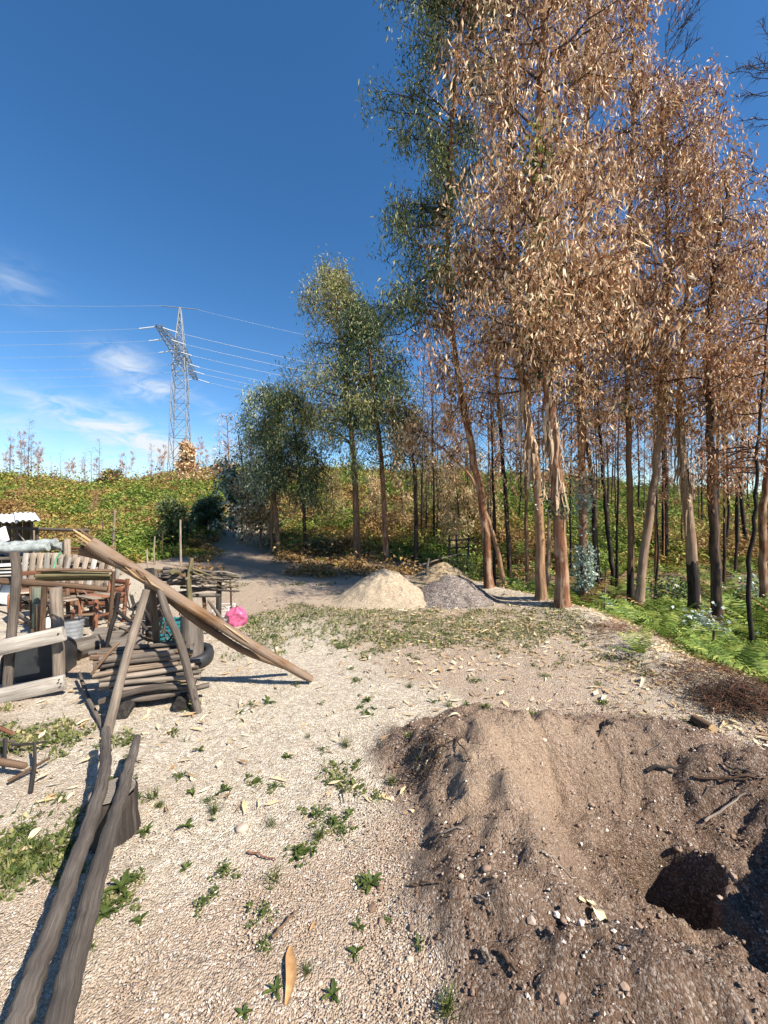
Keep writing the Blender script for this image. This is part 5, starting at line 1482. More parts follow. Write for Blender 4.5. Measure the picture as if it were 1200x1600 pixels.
# dark tangle of sticks between the tripod and the rack
for i in range(26):
    px, py = random.uniform(196, 282), random.uniform(925, 1012)
    dd = random.uniform(4.0, 4.6)
    p = P3(px, py, dd)
    t = unit(rng.normal(0, 1, 3) * [1, 0.6, 0.9]) * random.uniform(0.15, 0.42)
    q = p + t
    for w_ in (p, q): w_[2] = max(w_[2], hz(w_[0], w_[1]) + 0.015)
    mt = random.choice(('charred', 'charred', 'pole', 'brown'))
    r = random.uniform(0.006, 0.018)
    log('stick', ('thin ' if r < 0.011 else 'stout ') + dict(charred='black', pole='grey', brown='brown')[mt] + ' stick in the dark tangle behind the tripod', [p, (p + q) / 2 + rng.normal(0, .03, 3), q], [r, r * .6], mt, 'stick', 'dark tangle of sticks behind the tripod', n=6, steps=8, rough=0.2)

# odd scrap leaning about the yard
for i in range(34):
    dd = random.uniform(4.7, 6.3); px = random.uniform(40, 235)
    x = (px - 600) / F * dd
    p = np.array([x, dd, hz(x, dd) + 0.02])
    t = unit(np.array([random.uniform(-1, 1), random.uniform(-.3, .3), random.uniform(0.15, 1.3)])) * random.uniform(0.25, 0.75)
    q = p + t
    mt = random.choice(('pole', 'brown', 'charred', 'palepole', 'redwood', 'pallet'))
    nm = dict(pole='grey', brown='dark brown', charred='black', palepole='pale', redwood='reddish', pallet='tan')[mt]
    where = 'near the timber stand' if px < 95 else 'around the zinc bucket' if px < 150 else 'between bucket and charred stake'
    if i % 3 == 0:
        mb = MB(); beam(mb, p, q, random.uniform(0.03, 0.08), 0.018, up=(0, 1, 0.2)); tag(mb.build('board', M[mt]), f'{nm} scrap board tilted up {where}', 'board', 'scrap leaning about the yard')
    else:
        r = random.uniform(0.008, 0.022)
        log('stick', f'{nm} scrap stick tilted up {where}', [p, (p + q) / 2 + rng.normal(0, .025, 3), q], [r, r * .7], mt, 'stick', 'scrap leaning about the yard', n=7, steps=8, rough=0.2)

# yellowish poles lying level at the back
for i in range(6):
    y0, y1 = 890 + i * 3.0, 888 + i * 2.6
    p = P3(53 + random.uniform(0, 12), y0 + 1, 4.62 + 0.05 * (i % 3)); q = P3(178 - random.uniform(0, 10), y1 + 4, 4.86 + 0.05 * (i % 3))
    log('pole', ['uppermost', 'second', 'third', 'fourth', 'fifth', 'lowest'][i] + ' yellowish pole of the level bundle behind the frame', [p, (p + q) / 2 + rng.normal(0, .01, 3), q], [0.022, 0.017], 'mossy' if i else 'brown', 'pole', 'level bundle of yellowish poles', n=8, steps=10, rough=0.12)
log('stake', 'thin stake bearing the bundle of yellowish poles', [G(66, 1000), P3(68, 940, 4.78), P3(70, 908, 4.72)], [0.03, 0.028], 'brown', 'stake', n=8)

# thick standing post with a black tyre at its foot
def build_post():
    c = G(300, 1036)
    root = empty('thick_post', c, 'thick grey log post standing in the black tyre', 'post')
    mb = MB(); tube(mb, [(0, 0, -0.02), (0.0, 0, 0.2), (0.0, 0, 0.4), (0.0, 0, 0.52)], [0.115, 0.112, 0.11, 0.108], 22, rough=0.05); mb.build('log', M['logbark'], root)
    t = empty('tyre', c + np.array([0.0, -0.02, 0.075]), 'black tyre lying round the foot of the thick post', 'tyre')
    a = np.linspace(0, 2 * np.pi, 37)
    mb = MB()
    V, f = [], []
    pr = [(0.14, -0.055), (0.175, -0.07), (0.215, -0.055), (0.225, 0), (0.215, 0.055), (0.175, 0.07), (0.14, 0.055), (0.15, 0)]
    for q in a[:-1]:
        for (r, z) in pr: V.append((r * math.cos(q), r * math.sin(q), z))
    for i in range(36):
        for j in range(8): f.append((i * 8 + j, ((i + 1) % 36) * 8 + j, ((i + 1) % 36) * 8 + (j + 1) % 8, i * 8 + (j + 1) % 8))
    mb.add(V, f); mb.build('rubber', M['blackplastic'], t)
    t.rotation_euler = (math.radians(8), 0, 0)
build_post()

# pink bag, wire crate, teal basket
M['pink'] = plain('pink_plastic', (0.62, 0.14, 0.27), 0.35, 0.35, 22, 0.6, trans=0.15)
M['teal'] = plain('teal_plastic', (0.02, 0.18, 0.21), 0.4, 0.2, 16, 0.1)
def build_bag():
    c = G(370, 977)
    root = empty('plastic_bag', c, 'bright pink plastic bag in the grass beside the rack', 'bag')
    n, m = 26, 16
    V, f = [], []
    for j in range(m):
        t = j / (m - 1)
        z = 0.255 * t
        r = 0.100 * (0.75 + 0.55 * math.sin(math.pi * (t * 0.72 + 0.18))) * (1 - 0.55 * sstep((t - 0.75) / 0.25))
        for i in range(n):
            a = i / n * 6.283
            cr = 1 + 0.13 * math.sin(a * 3 + 5 * t) + 0.10 * math.sin(a * 7 - 9 * t) + 0.11 * random.uniform(-1, 1)
            V.append((r * cr * math.cos(a), r * cr * 0.85 * math.sin(a), z + 0.012 * math.sin(a * 4)))
    for j in range(m - 1):
        for i in range(n): f.append((j * n + i, j * n + (i + 1) % n, j * n + n + (i + 1) % n, j * n + n + i))
    mb = MB(); mb.add(V, f); mb.build('body', M['pink'], root)
    for sx in (-1, 1):
        mb = MB()
        P = [np.array([sx * 0.05 + 0.03 * math.cos(q), -0.02 * sx, 0.225 + 0.05 * math.sin(q)]) for q in np.linspace(0, math.pi, 9)]
        P = [q * np.array([1, 1, 0.86]) + [0, 0, 0.01] for q in P]; tube(mb, P, 0.006, 6, rough=0.3); mb.build('handle', M['pink'], root)
    # wire crate of pale mesh
    c = G(350, 975)
    root = empty('wire_crate', c, 'whitish wire crate between the rack and the pink bag', 'crate')
    w, dp, h = 0.11, 0.12, 0.27
    cs = [(-w, -dp), (w, -dp), (w, dp), (-w, dp)]
    for x, y in cs:
        mb = MB(); tube(mb, [(x, y, 0), (x, y, h)], 0.007, 6); mb.build('upright', M['white'], root)
    for k in range(7):
        z = 0.01 + k * h / 6.4
        for a in range(4):
            p, q = cs[a], cs[(a + 1) % 4]
            mb = MB(); tube(mb, [(*p, z), (*q, z)], 0.004, 5); mb.build('wire', M['white'], root)
    c = G(268, 1003) + [0, 0, 0.0]
    root = empty('basket', c, 'teal plastic basket seen through the tripod legs', 'basket')
    for k in range(6):
        z = 0.01 + 0.05 * k; s = 0.11 + 0.006 * k
        V = [(-s, -s * .8, z), (s, -s * .8, z), (s, s * .8, z), (-s, s * .8, z), (-s, -s * .8, z)]
        mb = MB()
        for a, b in zip(V[:-1], V[1:]): beam(mb, a, b, 0.012, 0.026)
        mb.build('band', M['teal'], root)
    for k in range(14):
        a = k / 14 * 4; e = int(a); u = a - e
        q = [(-1, -.8), (1, -.8), (1, .8), (-1, .8), (-1, -.8)]
        x = q[e][0] * (1 - u) + q[e + 1][0] * u; y = q[e][1] * (1 - u) + q[e + 1][1] * u
        mb = MB(); beam(mb, (x * .105, y * .105, 0), (x * .142, y * .142, 0.28), 0.014, 0.010); mb.build('rib', M['teal'], root)
build_bag()

# ------------------------------------------------------------------ the yard at the back: shelter, pallets, panels, chairs
M['sheetwhite'] = plain('white_sheet', (0.70, 0.70, 0.68), 0.55, 0.2, 4, 0.15)
M['darkboard'] = plain('dark_board', (0.06, 0.045, 0.035), 0.85, 0.4, 5, 0.3)
M['tarp'] = plain('blue_tarp', (0.07, 0.11, 0.17), 0.22, 0.5, 10, 0.9, spec=0.7)
M['clear'] = plain('cloudy_plastic', (0.50, 0.53, 0.50), 0.2, 0.4, 16, 0.9, spec=0.7, trans=0.3)
M['curtain'] = plain('grey_cloth', (0.30, 0.29, 0.28), 0.8, 0.3, 6, 0.3)
def build_shelter():
    d = 7.9
    x0, x1 = -9.4, (58 - 600) / F * d
    o = np.array([(x0 + x1) / 2, d, 0])
    root = empty('shelter', o, 'low open shelter of poles with a white sheet roof', 'shelter')
    zf, zb = P3(0, 822, d)[2], P3(0, 809, d + 1.2)[2]
    def part(nm, fn, mat, lab=None):
        mb = MB(); fn(mb); q = mb.build(nm, M[mat], root)
        if lab: q['label'] = lab
        return q
    for x, y in ((x1 - .02, d), (x0, d), (x1 - .05, d + 1.3), (x0, d + 1.3), (x1 - 0.45, d + 0.1)):
        part('post', lambda mb: tube(mb, np.linspace((x - o[0], y - d, 0), (x - o[0] + .02, y - d, zf - .03 + (0.1 if y > d + 1 else 0)), 8), 0.04, 8, rough=0.1), 'pole')
    part('beam', lambda mb: tube(mb, np.linspace((x0 - o[0], -.08, zf + .02), (x1 - o[0] + 1.05, -.06, zf - .09), 10), 0.034, 8, rough=0.12), 'pole', 'front pole reaching past the roof')
    part('beam', lambda mb: tube(mb, np.linspace((x0 - o[0], 1.3, zb - .06), (x1 - o[0] + .1, 1.3, zb - .06), 6), 0.034, 8), 'pole')
    nsh = 5
    for i in range(nsh):
        xa, xb = x0 + (x1 - x0) * i / nsh, x0 + (x1 - x0) * (i + 1) / nsh + 0.05
        V, f = [], []
        m = 18
        for j, (y, z) in enumerate(((-0.22, zf + .05 + .012 * i), (1.45, zb + .05 + .012 * i))):
            for q in range(m):
                x = xa + (xb - xa) * q / (m - 1)
                V.append((x - o[0], y, z + 0.018 * math.sin(q * 1.5) + 0.03 * math.sin(i * 2.1)))
        for q in range(m - 1): f.append((q, q + 1, m + q + 1, m + q))
        VV = np.array(V + [(x, y, z - 0.012) for x, y, z in V]); n2 = 2 * m
        ff = f + [(a + n2, d_ + n2, c_ + n2, b_ + n2) for a, b_, c_, d_ in f]
        mb = MB(); mb.add(VV, ff); mb.build('roof_sheet', M['sheetwhite'], root)
    for i in range(9):
        xa = x0 + (x1 - x0) * (i + .5) / 9 - o[0]
        part('back_board', lambda mb: beam(mb, (xa, 1.36, 0.02), (xa, 1.36, zb - .1), (x1 - x0) / 9 - .01, 0.025, up=(0, 1, 0)), 'darkboard')
    for i in range(5):
        y = 0.12 + i * 0.27
        part('side_slat', lambda mb: beam(mb, (x1 - o[0] + 0.16 * (1 - i / 5), y - .1, 0.1), (x1 - o[0] + .0, y, zf - .08), 0.09, 0.02, up=(1, 0, 0)), 'pallet')
    part('brace', lambda mb: beam(mb, (x1 - o[0] - .38, .02, zf - .15), (x1 - o[0] - .02, .0, zf - .62), 0.06, 0.03), 'plank')
    for ob in root.children:                      # the shelter stands askew, its back running off sideways
        q = np.empty(len(ob.data.vertices) * 3, np.float32); ob.data.vertices.foreach_get('co', q)
        q = q.reshape(-1, 3); q[:, 0] -= 0.98 * q[:, 1]
        ob.data.vertices.foreach_set('co', q.ravel()); ob.data.update()
    # hanging white panel and clutter inside
    mb = MB(); beam(mb, (-7.9, 7.7, 1.02), (-7.48, 7.62, 1.18), 0.02, 0.30); tag(mb.build('panel', M['sheetwhite']), 'white panel slung in the mouth of the shelter', 'panel')
    mb = MB()
    n = 24
    k = np.linspace(0, 1, n)
    tube(mb, np.stack([-7.95 + 1.45 * k, 7.0 + 0 * k, 0.9 + 0.02 * np.sin(k * 12)], -1), 0.13 + 0.018 * np.sin(k * 23) , 14, rough=0.22, rfreq=6)
    tag(mb.build('tarp_roll', M['tarp']), 'shiny dark blue tarpaulin roll on the bench', 'tarpaulin')
    for i in range(3):
        a = np.array([-7.0 + 0.06 * i, 6.86 + .08 * i, 0.93 + 0.06 * (i % 2)])
        b = np.array([-6.05 + 0.05 * i, 6.92 + .1 * i, 0.97 + 0.07 * (i % 2)])
        mb = MB(); kk = np.linspace(0, 1, 16)[:, None]
        tube(mb, a + (b - a) * kk, 0.07 + 0.012 * np.sin(kk[:, 0] * 25 + i), 12, rough=0.25, rfreq=6)
        tag(mb.build('plastic_roll', M['clear']), ['lower cloudy plastic roll at the end of the bench', 'upper cloudy plastic roll on the bench', 'rear cloudy plastic roll on the bench'][i], 'plastic roll', 'cloudy plastic rolls on the bench')
    b = empty('bench', (-7.0, 6.95, 0), 'long dark bench under the tarpaulin and plastic rolls', 'bench')
    mb = MB(); beam(mb, (-1.1, 0, 0.74), (0.95, 0.0, 0.80), 0.5, 0.04); mb.build('top', M['pole'], b)
    for x, y in ((-1.0, -.18), (0.85, -.18), (-1.0, .18), (0.85, .18)):
        mb = MB(); beam(mb, (x, y, 0), (x, y, 0.745), 0.07, 0.07, up=(0, 1, 0)); mb.build('leg', M['pole'], b)
build_shelter()

def build_panels():
    for i, (xa, xb, h, dy, lab) in enumerate([(-7.3, -6.62, 0.46, 0.00, 'white panel leaning farthest out under the bench'), (-6.75, -6.08, 0.40, 0.09, 'white panel leaning beside the reddish chair')]):
        y = 6.45 + dy
        V = MB(); beam(V, ((xa + xb) / 2, y, 0.02), ((xa + xb) / 2 + .06, y + 0.16, h), xb - xa, 0.03, up=(0, 1, 0.3))
        tag(V.build('panel', M['sheetwhite']), lab, 'panel', 'white panels under the bench')
    for i in range(4):
        mb = MB(); z = 0.52 + i * 0.055
        beam(mb, (-7.2 + .1 * i, 6.5, z), (-6.1 - .04 * i, 6.58, z + .02), 0.35, 0.022)
        tag(mb.build('shelf_board', M['sheetwhite' if i % 2 else 'plank']), ['lowest', 'second', 'third', 'top'][i] + ' board in the white stack under the tarpaulin', 'board', 'white boards stacked under the tarpaulin')
    for k, (z, x) in enumerate(((0, -7.15), (0, -6.2))):
        mb = MB(); beam(mb, (x, 6.62, 0), (x, 6.62, 0.505), 0.06, 0.10, up=(0, 1, 0)); tag(mb.build('trestle', M['pole']), ['trestle post at the far end of the board stack', 'trestle post by the reddish chair'][k], 'trestle', 'trestles of the board stack')
build_panels()

def pallet(label, c, rz, w=0.8, h=0.62, tilt=0.18, slats=6, mat='pallet', horizontal=False):
    root = empty('pallet', c, label, 'pallet', 'pallets standing in the yard', rz)
    root.rotation_euler = (-tilt, 0, rz)
    for k in range(3):
        z = 0.05 + k * (h - 0.1) / 2
        mb = MB(); beam(mb, (-w / 2, 0.05, z), (w / 2, 0.05, z), 0.07, 0.09); mb.build('stringer', M[mat], root)
    for s in range(slats):
        x = -w / 2 + 0.05 + s * (w - 0.1) / (slats - 1)
        mb = MB(); beam(mb, (x, -0.008, 0), (x, -0.008, h), 0.085, 0.018, up=(0, 1, 0)); mb.build('slat', M[mat if s % 3 else 'plank'], root)
        if s % 2:
            mb = MB(); beam(mb, (x, 0.105, 0), (x, 0.105, h), 0.085, 0.018, up=(0, 1, 0)); mb.build('slat', M[mat], root)
    return root
pallet('pallet with whitish upright slats beside the plastic rolls', (-5.72, 6.35, hz(-5.7, 6.3) + 0.42), 0.08, 0.55, 0.50, 0.12, 5)
pallet('low pallet standing behind the whitish one', (-5.45, 6.75, hz(-5.4, 6.7) + 0.30), -0.05, 0.7, 0.55, 0.15, 6)
pallet('broad pallet leaning near the upright stake at the back', (-5.0, 6.5, hz(-5, 6.5) + 0.34), 0.06, 0.95, 0.50, 0.35, 7)
def crate_stack():
    for k, (x, y, z, w, h, mt, lab) in enumerate([(-5.72, 6.42, 0, 0.6, 0.40, 'brown', 'brown slatted crate under the whitish pallet'), (-5.02, 6.6, 0, 0.9, 0.33, 'redwood', 'low reddish crate carrying the broad pallet'), (-5.45, 6.82, 0, 0.5, 0.29, 'brown', 'small brown crate under the low pallet')]):
        root = empty('crate', (x, y, hz(x, y) + z), lab, 'crate', 'slatted crates in the yard')
        for s in (-1, 1):
            for t in (-1, 1):
                mb = MB(); beam(mb, (s * w / 2, t * 0.17, 0), (s * w / 2, t * 0.17, h), 0.04, 0.04, up=(0, 1, 0)); mb.build('corner_post', M[mt], root)
        for q in range(3):
            zz = 0.07 + q * (h - .1) / 2.2
            for t in (-1, 1):
                mb = MB(); beam(mb, (-w / 2 - .02, t * 0.197, zz), (w / 2 + .02, t * 0.197, zz), 0.014, 0.07); mb.build('slat', M[mt if q != 1 else 'pallet'], root)
                mb = MB(); beam(mb, (t * (w / 2 + .028), -.19, zz), (t * (w / 2 + .028), .19, zz), 0.014, 0.07); mb.build('slat', M[mt], root)
        for q in range(4):
            mb = MB(); yy = -0.14 + q * 0.093
            beam(mb, (-w / 2, yy, h - .006), (w / 2, yy, h - .006), 0.075, 0.012); mb.build('slat', M['pallet' if q % 2 else mt], root)
crate_stack()
def chair(label, c, rz, mat, h=0.72):
    root = empty('chair', c, label, 'chair', 'reddish wooden chairs in the yard', rz)
    for sx in (-1, 1):
        mb = MB(); beam(mb, (sx * .19, -.19, 0), (sx * .19, -.18, .40), 0.045, 0.045, up=(0, 1, 0)); mb.build('leg', M[mat], root)
        mb = MB(); beam(mb, (sx * .19, .19, 0), (sx * .19, .25, h), 0.045, 0.04, up=(0, 1, 0)); mb.build('leg', M[mat], root)
        mb = MB(); beam(mb, (sx * .19, -.17, .17), (sx * .19, .18, .17), 0.025, 0.035); mb.build('stretcher', M[mat], root)
    for q in range(4):
        mb = MB(); beam(mb, (-.21, -.16 + q * .108, .415), (.21, -.16 + q * .108, .415), 0.095, 0.02); mb.build('seat_slat', M[mat if q % 2 else 'pallet'], root)
    for q in range(2):
        mb = MB(); beam(mb, (-.19, .235 + .01 * q, h - .05 - .14 * q), (.19, .235 + .01 * q, h - .05 - .14 * q), 0.02, 0.07); mb.build('back_slat', M[mat], root)
chair('reddish wooden chair beside the white panels', (-5.28, 5.75, hz(-5.3, 5.75)), 0.5, 'redwood', 0.7)
chair('small reddish chair behind the zinc bucket', (-4.05, 5.5, hz(-4.0, 5.5)), -0.4, 'redwood', 0.62)
chair('dark folding chair between frame and bucket', (-4.42, 5.15, hz(-4.4, 5.1)), 0.9, 'brown', 0.62)
log('stake', 'upright weathered stake behind the broad pallet', [np.array([-5.85, 7.1, 0]), P3(105, 842, 7.1)], [0.06, 0.058], 'pallet', 'stake', n=8)
for k in range(3):
    mb = MB(); z = 0.80 + 0.05 * k
    beam(mb, (-6.35 + .1 * k, 7.25 + .1 * k, z), (-5.15 - .05 * k, 7.25 + .1 * k, z + .01), 0.16, 0.035)
    tag(mb.build('board', M['redwood' if k != 1 else 'brown']), ['lowest', 'middle', 'uppermost'][k] + ' reddish board laid out behind the pallets', 'board', 'reddish boards behind the pallets')
for k, x in enumerate((-6.2, -5.3)):
    mb = MB(); beam(mb, (x, 7.35, 0), (x, 7.35, 0.785), 0.3, 0.1, up=(0, 1, 0)); tag(mb.build('trestle', M['brown']), ['trestle under the reddish boards near the shelter', 'trestle under the reddish boards near the stake'][k], 'trestle', 'trestles of the reddish boards')
# green strap on the pallets
mb = MB(); tube(mb, smooth_path([P3(95, 862, 6.2), P3(88, 874, 6.18), P3(85, 886, 6.16), P3(82, 893, 6.1)], 12), 0.014, 6)
tag(mb.build('strap', plain('green_strap', (0.10, 0.34, 0.20), 0.6)), 'green strap hanging over the pallets', 'strap')

# ------------------------------------------------------------------ burnt scrap on the gravel at the picture edge
for i, (a, b, z0, z1, r, m_, lab) in enumerate([
    ((-40, 1210), (40, 1217), .06, .05, 0.024, 'brown', 'brown scorched board of the charred scrap'),
    ((-30, 1176), (22, 1180), .08, .07, 0.014, 'pole', 'grey stick on top of the charred scrap'),
    ((18, 1182), (72, 1174), .06, .05, 0.010, 'charred', 'thin black twig pointing out from the charred scrap'),
    ((8, 1180), (8, 1206), .09, .03, 0.012, 'charred', 'short black peg upright in the charred scrap'),
    ((48, 1242), (54, 1188), .0, .10, 0.011, 'charred', 'black twig standing up at the end of the charred scrap'),
    ((12, 1228), (78, 1200), .01, .05, 0.011, 'brown', 'brown twig slanting along the charred scrap'),
    ((-20, 1150), (20, 1160), .05, .04, 0.016, 'redwood', 'rusty splinter behind the charred scrap')]):
    p, q = G(*a), G(*b)
    p[2] += z0 + r; q[2] += z1 + r
    log('scrap', lab, [p, (p + q) / 2 + rng.normal(0, .006, 3), q], [r, r * .7], m_, 'scrap wood', 'charred scrap on the gravel', n=8, steps=9, rough=0.2)

# ------------------------------------------------------------------ posts and bits beyond the clearing
for i, (px, y0, y1, d, r, m_, lab) in enumerate([
    (283, 892, 812, 11.2, 0.035, 'palepole', 'crooked pale stake at the near edge of the track'),
    (242, 878, 838, 11.6, 0.028, 'palepole', 'short pale stake on the grassy rise beside the track'),
    (232, 888, 858, 10.6, 0.025, 'palepole', 'stubby pale stake nearest the stick rack'),
    (253, 860, 830, 13.0, 0.022, 'brown', 'thin brown stake with a leaning twig on the rise'),
    (177, 856, 796, 12.6, 0.042, 'palepole', 'taller of the twin stakes in the brown bracken'),
    (181, 858, 800, 13.0, 0.036, 'palepole', 'second of the twin stakes in the brown bracken'),
    (158, 850, 810, 13.4, 0.026, 'brown', 'thin stake alone in the brown bracken'),
    (668, 908, 872, 9.0, 0.035, 'pole', 'short post holding the level rail behind the heaps'),
    (946, 955, 885, 7.6, 0.018, 'palepole', 'thin garden cane between shoot-wrapped and leaning trunks'),
    (1115, 1000, 985, 5.0, 0.02, 'brown', 'short stub of stick in the ferns')]):
    x = (px - 600) / F * d
    b = np.array([x, d, hz(x, d) - 0.05]); t = P3(px + random.uniform(-3, 3), y1, d)
    if t[2] < b[2] + 0.3: t[2] = b[2] + 0.5
    log('stake', lab, [b, (b + t) / 2 + rng.normal(0, .02, 3), t], [r, r * .8], m_, 'stake', 'stakes beyond the clearing', n=8, steps=8, rough=0.12)
p, q = P3(655, 884, 9.1), P3(725, 864, 9.6)
log('rail', 'thin pale rail running level behind the heaps', [p, (p + q) / 2 + [0, 0, .02], q], [0.02, 0.016], 'palepole', 'rail', n=7)
def build_ladder():
    d = 10.2; x = (718 - 600) / F * d
    o = np.array([x, d, hz(x, d)])
    root = empty('stick_gate', o, 'dark gate of lashed sticks at the edge of the scrub', 'gate')
    zt = P3(0, 836, d)[2] - o[2]
    for k, dx in enumerate((-0.28, -0.05, 0.22)):
        mb = MB(); tube(mb, np.linspace((dx, 0, -.05), (dx + random.uniform(-.05, .05), 0, zt), 7), 0.026, 7, rough=0.15); mb.build('upright', M['charred'], root)
    for k in range(5):
        z = 0.12 + k * (zt - .2) / 4.2
        mb = MB(); tube(mb, smooth_path([(-0.34, -.03, z + random.uniform(-.04, .04)), (0, -.04, z), (0.30, -.03, z + random.uniform(-.05, .05))], 7), 0.020, 6, rough=0.2); mb.build('bar', M['charred'], root)
build_ladder()
lg = G(1113, 1146)
lr = empty('cut_log', lg + [0, 0, 0.03], 'little sawn log with a pale end beside the grass tuft', 'log')
mb = MB(); tube(mb, [(-0.02, 0.14, 0), (0.0, 0.0, 0.0)], [0.034, 0.036], 14, rough=0.1); mb.build('bark', M['brown'], lr)
mb = MB(); tube(mb, [(0, -0.001, 0), (0, -0.005, 0)], [0.033, 0.032], 14); mb.build('cut_face', M['splint'], lr)

# twigs and bark on the mound and the gravel
def twig(label, a, b, r, mat='brown', lift=0.012, bow=0.02, cat='twig', group='twigs on the mound'):
    p, q = G(*a), G(*b)
    n = 9
    k = np.linspace(0, 1, n)[:, None]
    P = p + (q - p) * k + np.array([0, 0, 1.0]) * np.sin(k * math.pi) * bow + rng.normal(0, 0.004, (n, 3))
    h = H(P[:, 0], P[:, 1]) + lift + r
    P[:, 2] = np.maximum(P[:, 2], h) if True else P[:, 2]
    mb = MB(); tube(mb, P, np.linspace(r, r * .5, n), 6, rough=0.2)
    return tag(mb.build('twig', M[mat]), label, cat, group)
for a, b, r, m_, lab in [((1085, 1222), (1180, 1228), .009, 'brown', 'dark twig lying level across the shaded crest of the mound'), ((1100, 1290), (1165, 1250), .008, 'palepole', 'pale twig slanting out of the shaded side of the pit'), ((1010, 1215), (1070, 1205), .012, 'charred', 'black stick stub beside the crest cracks'), ((1130, 1200), (1190, 1230), .007, 'pole', 'grey twig crossing the dark level twig'), ((1090, 1260), (1120, 1230), .006, 'pole', 'short grey twig above the pale slanting one'), ((675, 1325), (725, 1303), .005, 'palepole', 'thin pale root on the gravel-facing flank of the mound'), ((640, 1388), (690, 1382), .005, 'brown', 'brown root at the foot of the mound'), ((750, 1410), (775, 1440), .005, 'palepole', 'pale root on the lower flank of the mound'), ((845, 1340), (900, 1378), .004, 'palepole', 'fine pale root lying down the lit side of the pit'), ((785, 1500), (812, 1532), .010, 'brown', 'curled brown bark piece at the mound foot'), ((755, 1495), (765, 1520), .008, 'palepole', 'pale curl of bark near the curled brown piece'), ((1010, 1185), (1045, 1165), .007, 'pole', 'short stick on the far crest of the mound'), ((425, 1475), (465, 1430), .007, 'brown', 'brown twig on the gravel above the large leaf'), ((388, 1338), (432, 1350), .005, 'redwood', 'thin reddish twig lying alone on the gravel'), ((535, 1240), (537, 1262), .005, 'charred', 'tiny black twig beside the weed clump'), ((690, 1170), (660, 1215), .006, 'brown', 'brown root among the curled leaves at the mound edge'), ((712, 1160), (735, 1195), .005, 'brown', 'second brown root among the curled leaves')]:
    twig(lab, a, b, r, m_)
# ------------------------------------------------------------------ weeds, grass, leaves on the ground
def build_grass():
    N = 400000
    x, y = scatter_polar(N, 1.1, 11.0, -1.25, 1.1)
    g = green_mask(x, y)
    xe = np.interp(y, _ey, _ex)
    keep = (rng.random(N) < g * 0.55) & (x < xe + 0.4)
    x, y = x[keep], y[keep]
    n = len(x)
    z = H(x, y) + 0.004
    A = np.stack([x, y, z], -1)
    # low flat leaves and short blades
    half = n * 3 // 5
    mb = MB()
    a = rng.uniform(0, 6.283, half); el = rng.uniform(0.05, 0.8, half)
    L = rng.uniform(0.012, 0.034, half) * (1 + 0.10 * y[:half])
    t = np.stack([np.cos(a) * np.cos(el), np.sin(a) * np.cos(el), np.sin(el)], -1)
    s = np.stack([-np.sin(a), np.cos(a), 0 * a], -1)
    B = A[:half]
    V = np.stack([B, B + t * (L * .55)[:, None] + s * (L * .30)[:, None], B + t * L[:, None], B + t * (L * .55)[:, None] - s * (L * .30)[:, None]], 1)
    f = np.array([(0, 1, 2), (0, 2, 3)])
    mb.add(V.reshape(-1, 3), (f[None] + (np.arange(half) * 4)[:, None, None]).reshape(-1, 3))
    B = A[half:]; m = len(B); yy = y[half:]
    a = rng.uniform(0, 6.283, m); L = rng.uniform(0.015, 0.055, m) * (1 + 0.06 * yy)
    t = np.stack([np.cos(a) * .55, np.sin(a) * .55, np.full(m, 0.8)], -1) + rng.normal(0, .2, (m, 3))
    s = np.stack([-np.sin(a), np.cos(a), 0 * a], -1) * (0.0022 + 0.0006 * yy)[:, None]
    V = np.stack([B + s, B - s, B + t * L[:, None]], 1)
    mb.add(V.reshape(-1, 3), np.arange(m * 3).reshape(-1, 3))
    tag(mb.build('grass', M['grass']), 'low grass and clover growing through the gravel', 'grass', kind='stuff')
build_grass()

def weed_mesh(n_leaf, L, seed):
    mb = MB()
    r = np.random.default_rng(seed)
    for i in range(n_leaf):
        a = i * 2.4 + r.normal(0, .6); el0 = r.uniform(0.1, 1.1); ln = L * r.uniform(0.35, 1.15); w = ln * r.uniform(0.09, 0.14)
        o = np.array([math.cos(a), math.sin(a), 0]); s = np.array([-o[1], o[0], 0])
        V, f = [], []
        K = 7
        p = np.array([0, 0, 0.004])
        for j in range(K):
            t = j / (K - 1); el = el0 - t * 0.9
            wj = w * (0.25 + math.sin(math.pi * min(1, t * 0.85 + 0.12))) * (1 + (0.25 if j % 2 else -0.15))
            if j == K - 1: wj = 0.001
            V += [p + s * wj + [0, 0, wj * .35], p + [0, 0, 0], p - s * wj + [0, 0, wj * .35]]
            p = p + (o * math.cos(el) + np.array([0, 0, 1.0]) * math.sin(el)) * ln / (K - 1)
            p[2] = max(p[2], 0.006)
        for j in range(K - 1):
            b = 3 * j
            f += [(b, b + 1, b + 4, b + 3), (b + 1, b + 2, b + 5, b + 4)]
        mb.add(V, f)
    return mb.mesh('weed', M['weed'])

